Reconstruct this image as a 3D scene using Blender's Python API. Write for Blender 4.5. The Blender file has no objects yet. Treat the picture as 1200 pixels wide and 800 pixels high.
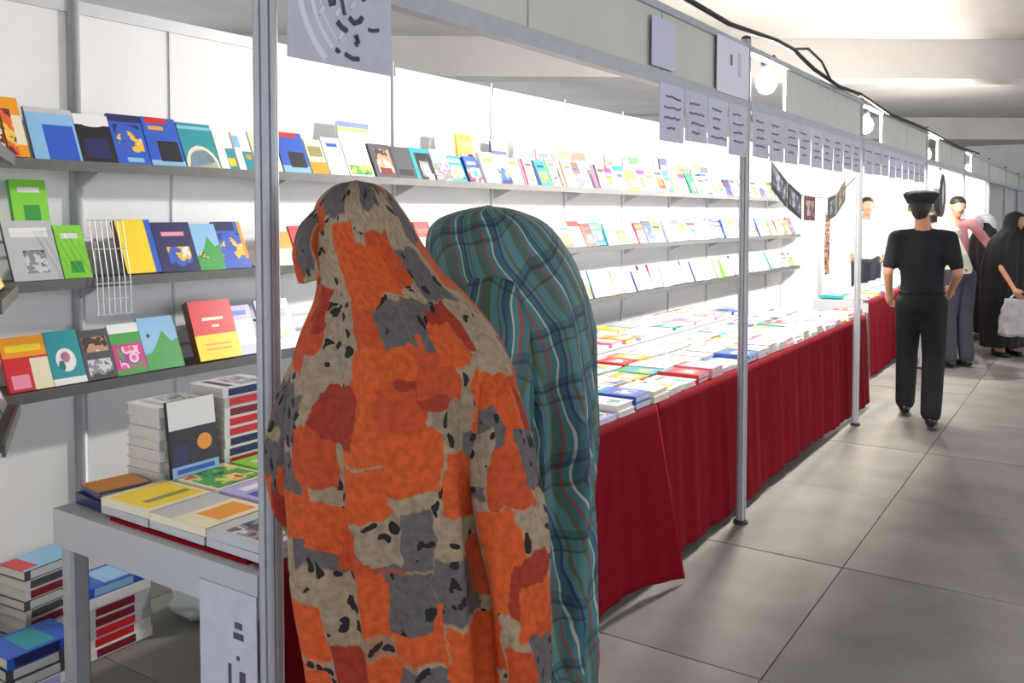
import bpy, bmesh, math, random
from mathutils import Vector, Matrix, noise

# ------------------------------------------------------------------ camera, world, light, exposure
scene = bpy.context.scene
COL = scene.collection
EYE = 1.58
TH = math.atan(690 / 1040.0)            # camera heading from the aisle (+X) towards the stalls (+Y)
CT, ST = math.cos(TH), math.sin(TH)
cd = bpy.data.cameras.new('camera')
cam = bpy.data.objects.new('camera', cd); COL.objects.link(cam)
cam.location = (0, 0, EYE)
cam.rotation_euler = (math.radians(90 - 2.5), 0, TH - math.pi / 2)
cd.sensor_width = 36; cd.lens = 1040 / 1200 * 36
cd.shift_y = -0.0855
cd.clip_start = 0.02
scene.camera = cam

w = bpy.data.worlds.new('world'); scene.world = w; w.use_nodes = True
bg = w.node_tree.nodes['Background']
bg.inputs[0].default_value = (0.86, 0.90, 1.0, 1); bg.inputs[1].default_value = 2.1

vs = scene.view_settings
vs.view_transform = 'Standard'; vs.look = 'None'; vs.gamma = 1.0; vs.use_curve_mapping = False
vs.exposure = 0.3

# the bare bulbs glowing in the gaps of the fascia: they light the stalls and the ceiling
BULB_Y = 1.62
BULBS = [(5.08, 2.36), (7.66, 2.33), (10.62, 2.26), (13.65, 2.26)]
BULB_GLOW = 1500          # the glass itself gives the light

# ------------------------------------------------------------------ helpers
def tag(o, label=None, cat=None, group=None, kind=None):
    if label: o['label'] = label
    if cat: o['category'] = cat
    if group: o['group'] = group
    if kind: o['kind'] = kind
    return o

def empty(name, loc, rz=0.0):
    o = bpy.data.objects.new(name, None); COL.objects.link(o)
    o.location = loc; o.rotation_euler = (0, 0, rz); o.empty_display_size = 0.1
    return o

class MB:
    def __init__(s): s.v = []; s.f = []; s.m = []
    def add(s, vs_, fs, m=0):
        n = len(s.v); s.v += [tuple(p) for p in vs_]
        s.f += [tuple(i + n for i in f) for f in fs]; s.m += [m] * len(fs)
        return s
    def box(s, x0, y0, z0, x1, y1, z1, m=0):
        return s.add([(x0, y0, z0), (x1, y0, z0), (x1, y1, z0), (x0, y1, z0), (x0, y0, z1), (x1, y0, z1), (x1, y1, z1), (x0, y1, z1)],
                     [(0, 3, 2, 1), (4, 5, 6, 7), (0, 1, 5, 4), (1, 2, 6, 5), (2, 3, 7, 6), (3, 0, 4, 7)], m)
    def tube(s, pts, r, n=8, m=0):
        pts = [Vector(p) for p in pts]; rings = []
        rs = r if isinstance(r, (list, tuple)) else [r] * len(pts)
        for i, p in enumerate(pts):
            t = (pts[min(i + 1, len(pts) - 1)] - pts[max(i - 1, 0)]).normalized()
            a = t.cross(Vector((0, 0, 1)))
            if a.length < 1e-3: a = t.cross(Vector((0, 1, 0)))
            a.normalize(); b = t.cross(a)
            rings.append([p + (a * math.cos(2 * math.pi * k / n) + b * math.sin(2 * math.pi * k / n)) * rs[i] for k in range(n)])
        vs_ = [q for rg in rings for q in rg]; fs = []
        for i in range(len(pts) - 1):
            for k in range(n):
                fs.append((i * n + k, i * n + (k + 1) % n, (i + 1) * n + (k + 1) % n, (i + 1) * n + k))
        fs.append(tuple(range(n))); fs.append(tuple((len(pts) - 1) * n + k for k in reversed(range(n))))
        return s.add(vs_, fs, m)
    def lathe(s, prof, n=14, m=0, c=(0, 0, 0)):
        vs_ = []; fs = []
        for r, z in prof:
            for k in range(n):
                a = 2 * math.pi * k / n; vs_.append((c[0] + r * math.cos(a), c[1] + r * math.sin(a), c[2] + z))
        for i in range(len(prof) - 1):
            for k in range(n):
                fs.append((i * n + k, i * n + (k + 1) % n, (i + 1) * n + (k + 1) % n, (i + 1) * n + k))
        fs.append(tuple(reversed(range(n)))); fs.append(tuple((len(prof) - 1) * n + k for k in range(n)))
        return s.add(vs_, fs, m)
    def prism(s, poly, z0, z1, m=0):
        n = len(poly)
        vs_ = [(x, y, z0) for x, y in poly] + [(x, y, z1) for x, y in poly]
        fs = [tuple(reversed(range(n))), tuple(range(n, 2 * n))] + [(i, (i + 1) % n, n + (i + 1) % n, n + i) for i in range(n)]
        return s.add(vs_, fs, m)
    def mesh(s, name, mats):
        me = bpy.data.meshes.new(name); me.from_pydata(s.v, [], s.f)
        for m in (mats if isinstance(mats, (list, tuple)) else [mats]): me.materials.append(m)
        me.polygons.foreach_set('material_index', s.m); me.update()
        return me
    def build(s, name, mats, parent=None, smooth=False, loc=None):
        me = s.mesh(name, mats)
        if smooth: me.polygons.foreach_set('use_smooth', [True] * len(me.polygons))
        return link(name, me, parent, loc)

def link(name, me, parent=None, loc=None):
    o = bpy.data.objects.new(name, me); COL.objects.link(o)
    if parent: o.parent = parent
    if loc: o.location = loc
    return o

def bevel(o, wd=0.004, seg=1):
    m = o.modifiers.new('bevel', 'BEVEL'); m.width = wd; m.segments = seg; m.limit_method = 'ANGLE'
    return o

# ------------------------------------------------------------------ materials
def srgb(r, g, b):
    f = lambda c: ((c / 255) / 12.92) if c / 255 <= 0.04045 else (((c / 255) + 0.055) / 1.055) ** 2.4
    return (f(r), f(g), f(b), 1)

def mat(name, rgb, rough=0.6, metal=0.0, var=0.0, scale=20, bump=0.0, emit=None, emit_s=0.0, trans=0.0):
    m = bpy.data.materials.new(name); m.use_nodes = True
    nt = m.node_tree; p = nt.nodes['Principled BSDF']
    c = srgb(*rgb)
    p.inputs['Base Color'].default_value = c; p.inputs['Roughness'].default_value = rough; p.inputs['Metallic'].default_value = metal
    if trans: p.inputs['Transmission Weight'].default_value = trans
    if emit:
        p.inputs['Emission Color'].default_value = srgb(*emit); p.inputs['Emission Strength'].default_value = emit_s
    if var or bump:
        tc = nt.nodes.new('ShaderNodeTexCoord'); nz = nt.nodes.new('ShaderNodeTexNoise')
        nz.inputs['Scale'].default_value = scale; nz.inputs['Detail'].default_value = 5
        nt.links.new(tc.outputs['Object'], nz.inputs['Vector'])
        if var:
            r = nt.nodes.new('ShaderNodeValToRGB')
            r.color_ramp.elements[0].position = 0.3; r.color_ramp.elements[1].position = 0.7
            r.color_ramp.elements[0].color = tuple(max(0, x * (1 - var)) for x in c[:3]) + (1,)
            r.color_ramp.elements[1].color = tuple(min(1, x * (1 + var)) for x in c[:3]) + (1,)
            nt.links.new(nz.outputs['Fac'], r.inputs['Fac']); nt.links.new(r.outputs['Color'], p.inputs['Base Color'])
        if bump:
            b = nt.nodes.new('ShaderNodeBump'); b.inputs['Strength'].default_value = bump; b.inputs['Distance'].default_value = 0.01
            nt.links.new(nz.outputs['Fac'], b.inputs['Height']); nt.links.new(b.outputs['Normal'], p.inputs['Normal'])
    return m

def ramp_mat(name, stops, scale=9, rough=0.35, kind='noise', coord='Object', interp='CONSTANT'):
    m = bpy.data.materials.new(name); m.use_nodes = True
    nt = m.node_tree; p = nt.nodes['Principled BSDF']; p.inputs['Roughness'].default_value = rough
    tc = nt.nodes.new('ShaderNodeTexCoord')
    if kind == 'noise':
        t = nt.nodes.new('ShaderNodeTexNoise'); t.inputs['Detail'].default_value = 3; out = 'Fac'
    else:
        t = nt.nodes.new('ShaderNodeTexVoronoi'); out = 'Distance'
    t.inputs['Scale'].default_value = scale
    r = nt.nodes.new('ShaderNodeValToRGB'); r.color_ramp.interpolation = interp
    els = r.color_ramp.elements
    while len(els) < len(stops): els.new(0.5)
    for e, (pos, c) in zip(els, stops): e.position = pos; e.color = srgb(*c)
    nt.links.new(tc.outputs[coord], t.inputs['Vector']); nt.links.new(t.outputs[out], r.inputs['Fac']); nt.links.new(r.outputs['Color'], p.inputs['Base Color'])
    return m

CON = mat('concrete_slab', (130, 127, 121), 0.75, var=0.2, scale=2.4, bump=0.15)
CONJ = mat('joint_dirt', (98, 95, 90), 0.9, var=0.2)
CEIL = mat('ceiling_plaster', (172, 167, 162), 0.9, var=0.1, scale=1.2)
BEAM = CEIL
WALLW = mat('white_panel', (238, 238, 236), 0.55, var=0.02, scale=6)
ALU = mat('aluminium', (176, 179, 184), 0.45, 0.15, var=0.06, scale=30)
ALUW = mat('pale_aluminium', (196, 199, 203), 0.5, 0.35)
SHELFM = mat('shelf_metal', (92, 92, 90), 0.55, 0.15, var=0.08)
FASC = mat('fascia_board', (200, 201, 188), 0.6, var=0.05, scale=3)
FASCP = mat('fascia_board_pink', (190, 158, 152), 0.6)
RED = mat('red_cloth', (122, 8, 24), 0.85, var=0.12, scale=14, bump=0.1)
for _m in (RED,):
    _m.node_tree.nodes['Principled BSDF'].inputs['Specular IOR Level'].default_value = 0.08
PAPER = mat('paper', (224, 222, 232), 0.7)
PAPERG = mat('grey_paper', (196, 196, 206), 0.7, var=0.06)
PAPERV = mat('lavender_paper', (200, 200, 216), 0.7)
INK = mat('ink', (78, 76, 88), 0.7)
INKG = mat('grey_ink', (120, 119, 134), 0.7)
PAGES = mat('page_edges', (214, 210, 200), 0.8, var=0.06, scale=60)
BLACK = mat('black_cable', (22, 22, 24), 0.6)
DARK = mat('dark_metal', (52, 54, 60), 0.5, 0.3)
GLOW = mat('bulb_glass', (255, 255, 255), 0.3, emit=(255, 250, 242), emit_s=BULB_GLOW)
BAG = mat('white_plastic', (216, 232, 224), 0.35, var=0.06, scale=14, bump=0.4)
BAGG = mat('grey_plastic', (176, 172, 172), 0.4, var=0.12, scale=18, bump=0.4)

PAL = {
    'white': (238, 238, 236), 'cream': (240, 230, 200), 'red': (214, 36, 44), 'navy': (34, 40, 92), 'blue': (44, 92, 196),
    'light blue': (140, 192, 230), 'teal': (40, 150, 160), 'green': (60, 160, 72), 'lime': (140, 220, 70), 'yellow': (248, 216, 40),
    'orange': (244, 158, 36), 'brown': (128, 84, 56), 'black': (26, 26, 32), 'dark grey': (74, 76, 84), 'pale grey': (196, 198, 200),
    'pink': (240, 150, 180), 'magenta': (200, 50, 130), 'lavender': (180, 176, 232), 'maroon': (128, 28, 44), 'olive': (150, 148, 96),
}
CM = {k: mat('cover_' + k.replace(' ', '_'), v, 0.35) for k, v in PAL.items()}
PM = {
    'blue space': ramp_mat('print_space', [(0, (24, 30, 90)), (0.45, (50, 90, 190)), (0.56, (240, 190, 60)), (0.63, (220, 235, 250))], 11),
    'garden': ramp_mat('print_garden', [(0, (40, 110, 60)), (0.42, (90, 170, 80)), (0.55, (236, 220, 120)), (0.66, (220, 70, 70))], 16),
    'portrait': ramp_mat('print_portrait', [(0, (60, 44, 40)), (0.44, (200, 150, 120)), (0.55, (240, 220, 200)), (0.65, (120, 40, 40))], 14),
    'abstract': ramp_mat('print_abstract', [(0, (40, 60, 140)), (0.4, (220, 60, 60)), (0.5, (250, 230, 210)), (0.6, (60, 160, 170))], 18),
    'grey photo': ramp_mat('print_grey', [(0, (60, 62, 70)), (0.45, (140, 142, 150)), (0.55, (210, 212, 216)), (0.65, (96, 98, 110))], 16),
    'pastel': ramp_mat('print_pastel', [(0, (190, 210, 240)), (0.43, (240, 220, 220)), (0.53, (250, 246, 220)), (0.62, (200, 230, 200))], 14),
    'sunset': ramp_mat('print_sunset', [(0, (120, 40, 60)), (0.44, (230, 110, 50)), (0.55, (250, 200, 90)), (0.64, (80, 50, 110))], 12),
    'flower': ramp_mat('print_flower', [(0, (230, 90, 160)), (0.3, (250, 200, 220)), (0.5, (160, 60, 140)), (0.66, (90, 160, 90))], 22, kind='voronoi'),
}
ALLM = list(CM.values()) + list(PM.values()) + [PAGES]
MI = {}
for i, k in enumerate(list(CM) + list(PM) + ['pages']): MI[k] = i

# ------------------------------------------------------------------ setting: floor, ceiling, walls
FY, BY = 1.508, 3.424            # front line of the stalls, back wall
fl = MB().box(-6, -7, -0.06, 30, 9, -0.008).build('floor', CONJ); tag(fl, kind='structure')
rng = random.Random(3)
slab_me = []
for k in range(5):
    b = MB(); n = 1.15 / 2 - 0.0025
    b.box(-n, -n, -0.02, n, n, 0.0)
    slab_me.append(b.mesh('slab', CON))
X0 = 2.94 - 1.15 * 5
for i in range(24):
    for j in range(12):
        yy = 0.93 - 1.15 * 7 + 1.15 * j + 0.575
        if yy > 5.2: continue
        o = link('slab', slab_me[(i * 3 + j) % 5], fl, (X0 + 1.15 * i + 0.575, yy, rng.uniform(-0.003, 0.0)))
        o.rotation_euler = (rng.uniform(-.0015, .0015), rng.uniform(-.0015, .0015), rng.choice([0, math.pi / 2, math.pi]))

CH = 3.48
ce = MB().box(-6, -7, CH, 34, 12, CH + 0.2).build('ceiling', CEIL); tag(ce, kind='structure')
for d in (-5.6, 2.2, 9.75, 17.3, 24.8, 32.3):
    b = MB().box(-26, -0.2, 3.06, 26, 0.2, CH + 0.02).build('beam', BEAM, ce)
    b.location = (CT * d, ST * d, 0); b.rotation_euler = (0, 0, TH - math.pi / 2 + 0.035)

wb = MB().box(1.0, BY + 0.014, 0, 26.0, BY + 0.04, 2.40).build('wall_back', WALLW); tag(wb, kind='structure')
def seams():
    xs = [1.06, 2.0, 2.95, 3.91, 4.9, 5.88]
    while xs[-1] < 25: xs.append(xs[-1] + 0.98)
    return xs
SX = seams()
for a_, b_ in zip(SX[:-1], SX[1:]):
    pm = MB().box(a_ + 0.008, BY, 0.03, b_ - 0.008, BY + 0.02, 2.38).build('panel', WALLW, wb)
    MB().box(a_ + 0.02, BY - 0.012, 2.38, b_ - 0.02, BY + 0.03, 2.43).build('top_rail', ALUW, wb)
for i, x in enumerate(SX):
    r = 0.026 if i == 1 else 0.009
    bm_ = ALU if i == 1 else ALUW
    MB().tube([(x, BY - 0.004, 0), (x, BY - 0.004, 2.46)], r, 8).build('upright', bm_, wb, True)
MB().box(2.437, BY - 0.006, 0.03, 2.447, BY, 2.38).build('seam_strip', ALUW, wb)

# angled side wall at the closed end of the stall
wl = MB()
wl.box(0, -0.015, 0, 1.30, 0.015, 2.42)
wlo = wl.build('wall_left', WALLW); wlo.location = (1.5, BY, 0); wlo.rotation_euler = (0, 0, math.atan2(-0.857, -0.514)); tag(wlo, kind='structure')
wf = MB().box(27.5, -7, 0, 27.7, 6, CH).build('wall_far', mat('hall_paint', (206, 204, 198), 0.8, var=0.04, scale=2)); tag(wf, kind='structure')

# partition stub between the long stall and the next one
pt = empty('partition_panel', (11.42, 3.18, 0)); tag(pt, 'white partition panel standing out from the back wall at the end of the shelves', 'partition')
MB().box(-0.02, -0.23, 0, 0.02, 0.23, 2.36).build('panel', WALLW, pt)
MB().box(-0.025, -0.265, 0, 0.025, -0.23, 2.40).build('post', ALUW, pt)

for k, x in enumerate((15.9, 21.9, 25.6)):
    t = empty('partition_panel', (x, 2.5, 0)); tag(t, ['white partition closing the side of a stall beyond the seller', 'white partition closing the side of a farther stall behind the first one', 'white partition at the far end of the stalls'][k], 'partition')
    MB().box(-0.02, -0.94, 0, 0.02, 0.91, 2.40).build('panel', WALLW, t)
    MB().box(-0.024, -0.96, 0, 0.024, -0.94, 2.42).build('edge_trim', ALUW, t)
# ------------------------------------------------------------------ stall frame: posts, fascia
def post(x, label, grp=None, z=2.46, r=0.026, y=FY):
    t = empty('booth_post', (x, y, 0))
    b = MB()
    pr = []
    for k in range(8):                                   # eight-sided extrusion with grooves
        a = math.pi / 8 + k * math.pi / 4
        for da, rr in ((-0.30, r), (-0.10, r), (0.0, r * 0.72), (0.10, r), (0.30, r)):
            pr.append((rr * math.cos(a + da), rr * math.sin(a + da)))
    b.prism(pr, 0, z); b.build('shaft', ALU, t)
    MB().lathe([(r * 1.5, 0), (r * 1.5, 0.012), (r * 1.05, 0.02)], 12).build('foot', DARK, t)
    MB().lathe([(r * 0.95, z), (r * 0.95, z + 0.012), (r * 0.4, z + 0.02)], 12).build('cap', DARK, t)
    tag(t, label, 'post', grp)
post(1.312, 'aluminium booth post beside the woman in the orange patterned chador', r=0.026)
post(0.703, 'aluminium booth post at the open end of the stall next to the floor stacks', r=0.026)
post(4.40, 'aluminium booth post in front of the long red tablecloth', r=0.0255)
post(6.95, 'aluminium booth post beside the walking man near the end of the red tablecloth', r=0.0245)
for i, x in enumerate((9.9, 12.9, 15.9, 18.9, 21.9, 24.9)):
    post(x, '%s slim aluminium booth post beyond the long red-clothed table' % ['first', 'second', 'third', 'fourth', 'fifth', 'sixth'][i], 'booth posts farther along the row')

def fascia(x0, x1, label, bm, panels, grp=None, zt=2.43, zb=2.105, gap=0.0):
    t = empty('fascia_board', (x0, FY, 0))
    L = x1 - x0
    MB().box(0, -0.022, zb, L, 0.022, zb + 0.055).build('bottom_rail', ALU, t)
    MB().box(0, -0.022, zt - 0.03, L, 0.022, zt).build('top_rail', ALU, t)
    n = panels; e = 0.006
    for i in range(n):
        MB().box(gap + (L - gap) * i / n + e, -0.008, zb + 0.05, gap + (L - gap) * (i + 1) / n - e, 0.008, zt - 0.025).build('panel', bm, t)
    tag(t, label, 'fascia', grp)
    return t
fascia(0.733, 1.285, 'short grey fascia board over the open end of the stall', FASC, 1)
fascia(1.339, 4.37, 'grey fascia board above the two women at the stall', FASC, 3)
fascia(4.43, 6.92, 'grey fascia board above the garland of photo cards', FASC, 2, gap=0.62)
xs = [6.98, 9.87, 9.93, 12.87, 12.93, 15.87, 15.93, 18.87, 18.93, 21.87, 21.93, 24.87]
for i in range(0, len(xs), 2):
    fascia(xs[i], xs[i + 1], '%s grey fascia board beyond the photo garland' % ['first', 'second', 'third', 'fourth', 'fifth', 'sixth'][i // 2], FASC, 2, 'fascia boards farther along the row', gap=0.7 if i < 6 else 0.0)

NTH = ['first', 'second', 'third', 'fourth', 'fifth', 'sixth', 'seventh', 'eighth', 'ninth', 'tenth', 'eleventh', 'twelfth']
def sheet(name, x0, x1, z0, z1, m, label, cat='sign', grp=None, y=FY - 0.024, th=0.003):
    o = MB().box(-(x1 - x0) / 2, -th, z0 - z1, (x1 - x0) / 2, 0, 0).build(name, m, None, loc=((x0 + x1) / 2, y, z1))
    tag(o, label, cat, grp); return o
sheet('paper_strip', 3.225, 3.46, 2.17, 2.365, PAPERV, 'small lavender paper stuck on the grey fascia board')
ws = sheet('poster_sheet', 3.93, 4.37, 2.15, 2.41, PAPER, 'white poster sheet at the end of the fascia board next to the bulb')
MB().box(-0.05, -0.0045, -0.12, -0.02, -0.003, -0.07).build('print_mark', INKG, ws)
MB().box(0.06, -0.0045, -0.16, 0.10, -0.003, -0.05).build('print_mark', PAPERG, ws)

# notice with round emblem hanging beside the first post
ns = sheet('notice_sheet', 1.352, 1.69, 1.925, 2.16, PAPERG, 'grey notice sheet with a round white emblem and script hanging under the fascia')
def arc_band(cx, cz, r0, r1, a0, a1, y=-0.0036, n=18):
    b = MB(); vs_ = []; fs = []
    for i in range(n + 1):
        a = math.radians(a0 + (a1 - a0) * i / n)
        for r in (r0, r1): vs_.append((cx + r * math.cos(a), y, cz + r * math.sin(a)))
    for i in range(n): fs.append((2 * i, 2 * i + 1, 2 * i + 3, 2 * i + 2))
    return b.add(vs_, fs)
for r0, r1 in ((0.205, 0.222), (0.172, 0.183), (0.15, 0.155)):
    arc_band(0.075, -0.055, r0, r1, 166, 232).build('emblem_ring', PAPER, ns)
def stroke(pts, r, m=INK, parent=ns):
    MB().tube([(x, -0.004, z) for x, z in pts], r, 5).build('script_stroke', m, parent)
for pts, r in (
    ([(-0.115, -0.075), (-0.105, -0.07), (-0.085, -0.078), (-0.078, -0.09)], 0.006),
    ([(-0.075, -0.082), (-0.06, -0.085), (-0.05, -0.08)], 0.006),
    ([(-0.045, -0.085), (-0.04, -0.1), (-0.03, -0.095), (-0.03, -0.08)], 0.006),
    ([(-0.05, -0.035), (-0.035, -0.04), (-0.02, -0.03)], 0.006),
    ([(-0.015, -0.05), (-0.005, -0.06), (0.01, -0.055), (0.012, -0.04)], 0.006),
    ([(-0.005, -0.08), (0.0, -0.1), (0.005, -0.115)], 0.005),
    ([(0.025, -0.068), (0.045, -0.055), (0.065, -0.06), (0.07, -0.07)], 0.007),
    ([(0.02, -0.118), (0.035, -0.128), (0.055, -0.12), (0.062, -0.11)], 0.007),
    ([(-0.02, -0.135), (-0.005, -0.145), (0.01, -0.15)], 0.007),
    ([(0.04, -0.155), (0.048, -0.17), (0.04, -0.178)], 0.008),
    ([(0.085, -0.135), (0.1, -0.135), (0.12, -0.13)], 0.005),
    ([(-0.025, -0.198), (-0.015, -0.203)], 0.006),
    ([(0.005, -0.205), (0.03, -0.212), (0.05, -0.21)], 0.006)):
    stroke(pts, r)
for p in ((-0.02, -0.115), (-0.07, -0.12), (-0.01, -0.168), (0.03, -0.09), (-0.06, -0.03), (-0.055, -0.055)):
    MB().tube([(p[0] - 0.006, -0.0038, p[1] - 0.008), (p[0], -0.0038, p[1]), (p[0] + 0.007, -0.0038, p[1] + 0.01)], 0.006, 5).build('emblem_mark', PAPER, ns)

# row of notices pegged below the fascia
rng = random.Random(5)
def notices(x0, x1, step, label, grp, far=False):
    x = x0; i = 0
    while x + step * 0.9 < x1:
        h = 0.215 + rng.uniform(-0.01, 0.03)
        o = sheet('paper_notice', x, x + step - 0.02, 2.11 - h, 2.112, rng.choice([PAPERG, PAPERG, PAPERV]), label % NTH[i], 'sign', grp, y=FY - 0.024 + rng.uniform(-.002, .002))
        wd = step - 0.02
        for r in range(2 if far else 4):
            zc = -0.05 - r * (0.085 if far else 0.042)
            a = rng.uniform(0.1, 0.3); b2 = rng.uniform(0.55, 0.9)
            pts = [(-wd / 2 + wd * (a + (b2 - a) * k / 6), -0.0038, zc + rng.uniform(-.004, .004)) for k in range(7)]
            MB().tube(pts, 0.0045, 4).build('script_line', INKG, o)
        x += step; i += 1
notices(3.30, 4.37, 0.265, '%s grey paper notice from the small lavender paper towards the post', 'paper notices before the red-cloth post')
notices(4.45, 6.92, 0.27, '%s grey paper notice from the post along the fascia above the photo garland', 'paper notices above the photo garland')
notices(7.0, 9.8, 0.3, '%s grey paper notice under the fascia beyond the walking man', 'paper notices beyond the walking man', True)

# cable
cab = MB().tube([(3.1, 1.455, 2.47), (3.41, 1.45, 2.475), (4.0, 1.45, 2.46), (4.7, 1.45, 2.50), (5.01, 1.45, 2.50), (5.45, 1.45, 2.45), (6.07, 1.45, 2.42), (6.68, 1.45, 2.44), (7.75, 1.45, 2.40), (9.16, 1.45, 2.42), (11.84, 1.45, 2.40), (14.0, 1.45, 2.44)], 0.012, 8)
cab.tube([(5.0, 1.45, 2.50), (5.2, 1.42, 2.53), (5.5, 1.42, 2.50), (5.8, 1.44, 2.43)], 0.008, 6)
tag(cab.build('power_cable', BLACK, None, True), 'black power cable sagging along the top of the fascia', 'cable')

# lamps
for i, (x, z) in enumerate(BULBS):
    t = empty('bulb_lamp', (x, BULB_Y, z))
    MB().tube([(0, FY + 0.02 - BULB_Y, 2.415 - z), (0, -0.04, max(2.415 - z, 0.118) + 0.01), (0, 0, 0.112)], 0.009, 6).build('arm', DARK, t, True)
    MB().lathe([(0.028, 0.045), (0.03, 0.06), (0.03, 0.11), (0.015, 0.12)], 12, c=(0, 0, 0)).build('socket', DARK, t, True)
    MB().lathe([(0.01, -0.085), (0.035, -0.075), (0.055, -0.04), (0.058, -0.01), (0.045, 0.025), (0.028, 0.05)], 16, c=(0, 0, 0)).build('bulb', GLOW, t, True)
    tag(t, ['glowing bulb in the fascia gap beside the white poster sheet', 'glowing bulb in the fascia gap above the end of the red tablecloth',
            'glowing bulb in the fascia gap above the next red-clothed table', 'glowing bulb in the fascia gap behind the grey oval sign'][i], 'lamp')
# grey oval hanging lamp shade farther on
t = empty('hanging_sign', (10.9, 1.508, 1.90)); tag(t, 'grey oval hanging sign with a white centre below the far fascia', 'sign')
MB().add([(0.26 * math.cos(2 * math.pi * k / 20), y, 0.24 * math.sin(2 * math.pi * k / 20) - 0.1) for y in (-0.03, 0.03) for k in range(20)],
         [tuple(range(20)), tuple(range(39, 19, -1))] + [(k, k + 20, (k + 1) % 20 + 20, (k + 1) % 20) for k in range(20)]).build('disc', DARK, t)
MB().add([(0.07 * math.cos(2 * math.pi * k / 16), -0.034, 0.13 * math.sin(2 * math.pi * k / 16) - 0.08) for k in range(16)], [tuple(range(16))]).build('white_centre', PAPER, t)
MB().box(-0.01, -0.01, 0.12, 0.01, 0.01, 0.2).build('hanger', DARK, t)

# ------------------------------------------------------------------ books
def cover_cells(w_, h_, bgm, rects):
    us = {0.0, 1.0}; vv = {0.0, 1.0}
    for (u0, v0, u1, v1, m) in rects: us |= {u0, u1}; vv |= {v0, v1}
    us = sorted(us); vv = sorted(vv); out = []
    for i in range(len(us) - 1):
        for j in range(len(vv) - 1):
            uc = (us[i] + us[i + 1]) / 2; vc = (vv[j] + vv[j + 1]) / 2; m = bgm
            for (u0, v0, u1, v1, mm) in rects:
                if u0 < uc < u1 and v0 < vc < v1: m = mm
            out.append((us[i], vv[j], us[i + 1], vv[j + 1], m))
    return out

def book_mb(w_, h_, t_, bg_, rects, spine=None, parts=None):
    """local x: width, y: height of the cover, z: thickness, front cover up. Origin: middle of the bottom edge of the back cover."""
    e = 0.004; c = 0.0025
    s = MI[spine or bg_]
    cov = MB(); pg = MB()
    cov.box(-w_ / 2, 0, 0, w_ / 2, h_, c, s)
    cov.box(-w_ / 2, 0, c, -w_ / 2 + c, h_, t_ - c, s)
    cov.box(-w_ / 2, 0, t_ - c, w_ / 2, h_, t_ - 0.0004, s)
    pg.box(-w_ / 2 + c, e, c, w_ / 2 - e, h_ - e, t_ - c, MI['pages'])
    pr = MB()
    for (u0, v0, u1, v1, m) in cover_cells(w_, h_, bg_, rects):
        a, b2, c2, d = -w_ / 2 + u0 * w_, v0 * h_, -w_ / 2 + u1 * w_, v1 * h_
        pr.add([(a, b2, t_), (c2, b2, t_), (c2, d, t_), (a, d, t_)], [(0, 1, 2, 3)], MI[m])
    return cov, pg, pr

def rand_design(rng, pale=False):
    if pale == 2: b = rng.choice(['white'] * 7 + ['cream', 'cream', 'pale grey', 'pale grey', 'light blue', 'lavender', 'pink', 'yellow', 'orange', 'blue', 'red', 'teal'])
    elif pale: b = rng.choice(['white', 'white', 'white', 'cream', 'pale grey', 'light blue', 'lavender', 'pink', 'yellow', 'red', 'blue', 'orange', 'teal', 'green', 'brown', 'navy', 'lime', 'dark grey'])
    else: b = rng.choice(list(PAL))
    band = rng.choice([k for k in PAL if k != b]); pic = rng.choice(list(PM))
    kind = rng.randrange(4)
    if pale == 2:
        if rng.random() < 0.6: pic = rng.choice(['pastel', 'grey photo', 'pastel', 'abstract'])
        r = [(0.15, 0.12, 0.85, 0.45, pic), (0.15, 0.7, 0.85, 0.8, band)] if kind < 2 else [(0, 0.85, 1, 1, band), (0.2, 0.2, 0.8, 0.6, pic)]
        return b, band, pic, r
    if kind == 0: r = [(0.08, 0.12, 0.92, 0.62, pic), (0.1, 0.74, 0.9, 0.88, band)]
    elif kind == 1: r = [(0, 0.0, 1, 0.55, pic), (0.15, 0.68, 0.85, 0.8, band)]
    elif kind == 2: r = [(0, 0.78, 1, 1, band), (0.2, 0.2, 0.8, 0.66, pic)]
    else: r = [(0, 0, 0.22, 1, band), (0.35, 0.15, 0.9, 0.55, pic), (0.35, 0.72, 0.9, 0.82, band)]
    return b, band, pic, r

books = []          # generic books: (distance, matrix, size, design, place)
def queue_book(mtx, w_, h_, t_, design, place, grp):
    p = mtx.translation
    d = (p - cam.location).length
    books.append((d, mtx, w_, h_, t_, design, place, grp))

def stand(x, y, z, tilt, rz=0.0):
    return Matrix.Translation((x, y, z)) @ Matrix.Rotation(rz, 4, 'Z') @ Matrix.Rotation(math.radians(90 - tilt), 4, 'X')

def special_book(mtx, w_, h_, t_, bg_, rects, label, grp, extra=None, spine=None):
    cov, pg, pr = book_mb(w_, h_, t_, bg_, rects, spine)
    o = cov.build('book', ALLM); o.matrix_world = mtx
    pg.build('pages', ALLM, o); pr.build('cover_print', ALLM, o)
    for poly, m in (extra or []):                       # flat printed shapes on the cover, u v in 0..1
        MB().add([(-w_ / 2 + u * w_, v * h_, t_ + 0.0006) for u, v in poly], [tuple(range(len(poly)))], MI[m]).build('cover_picture', ALLM, o)
    tag(o, label, 'book', grp)
    return o
def disc(cu, cv, ru, rv, n=18): return [(cu + ru * math.cos(2 * math.pi * k / n), cv + rv * math.sin(2 * math.pi * k / n)) for k in range(n)]

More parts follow.
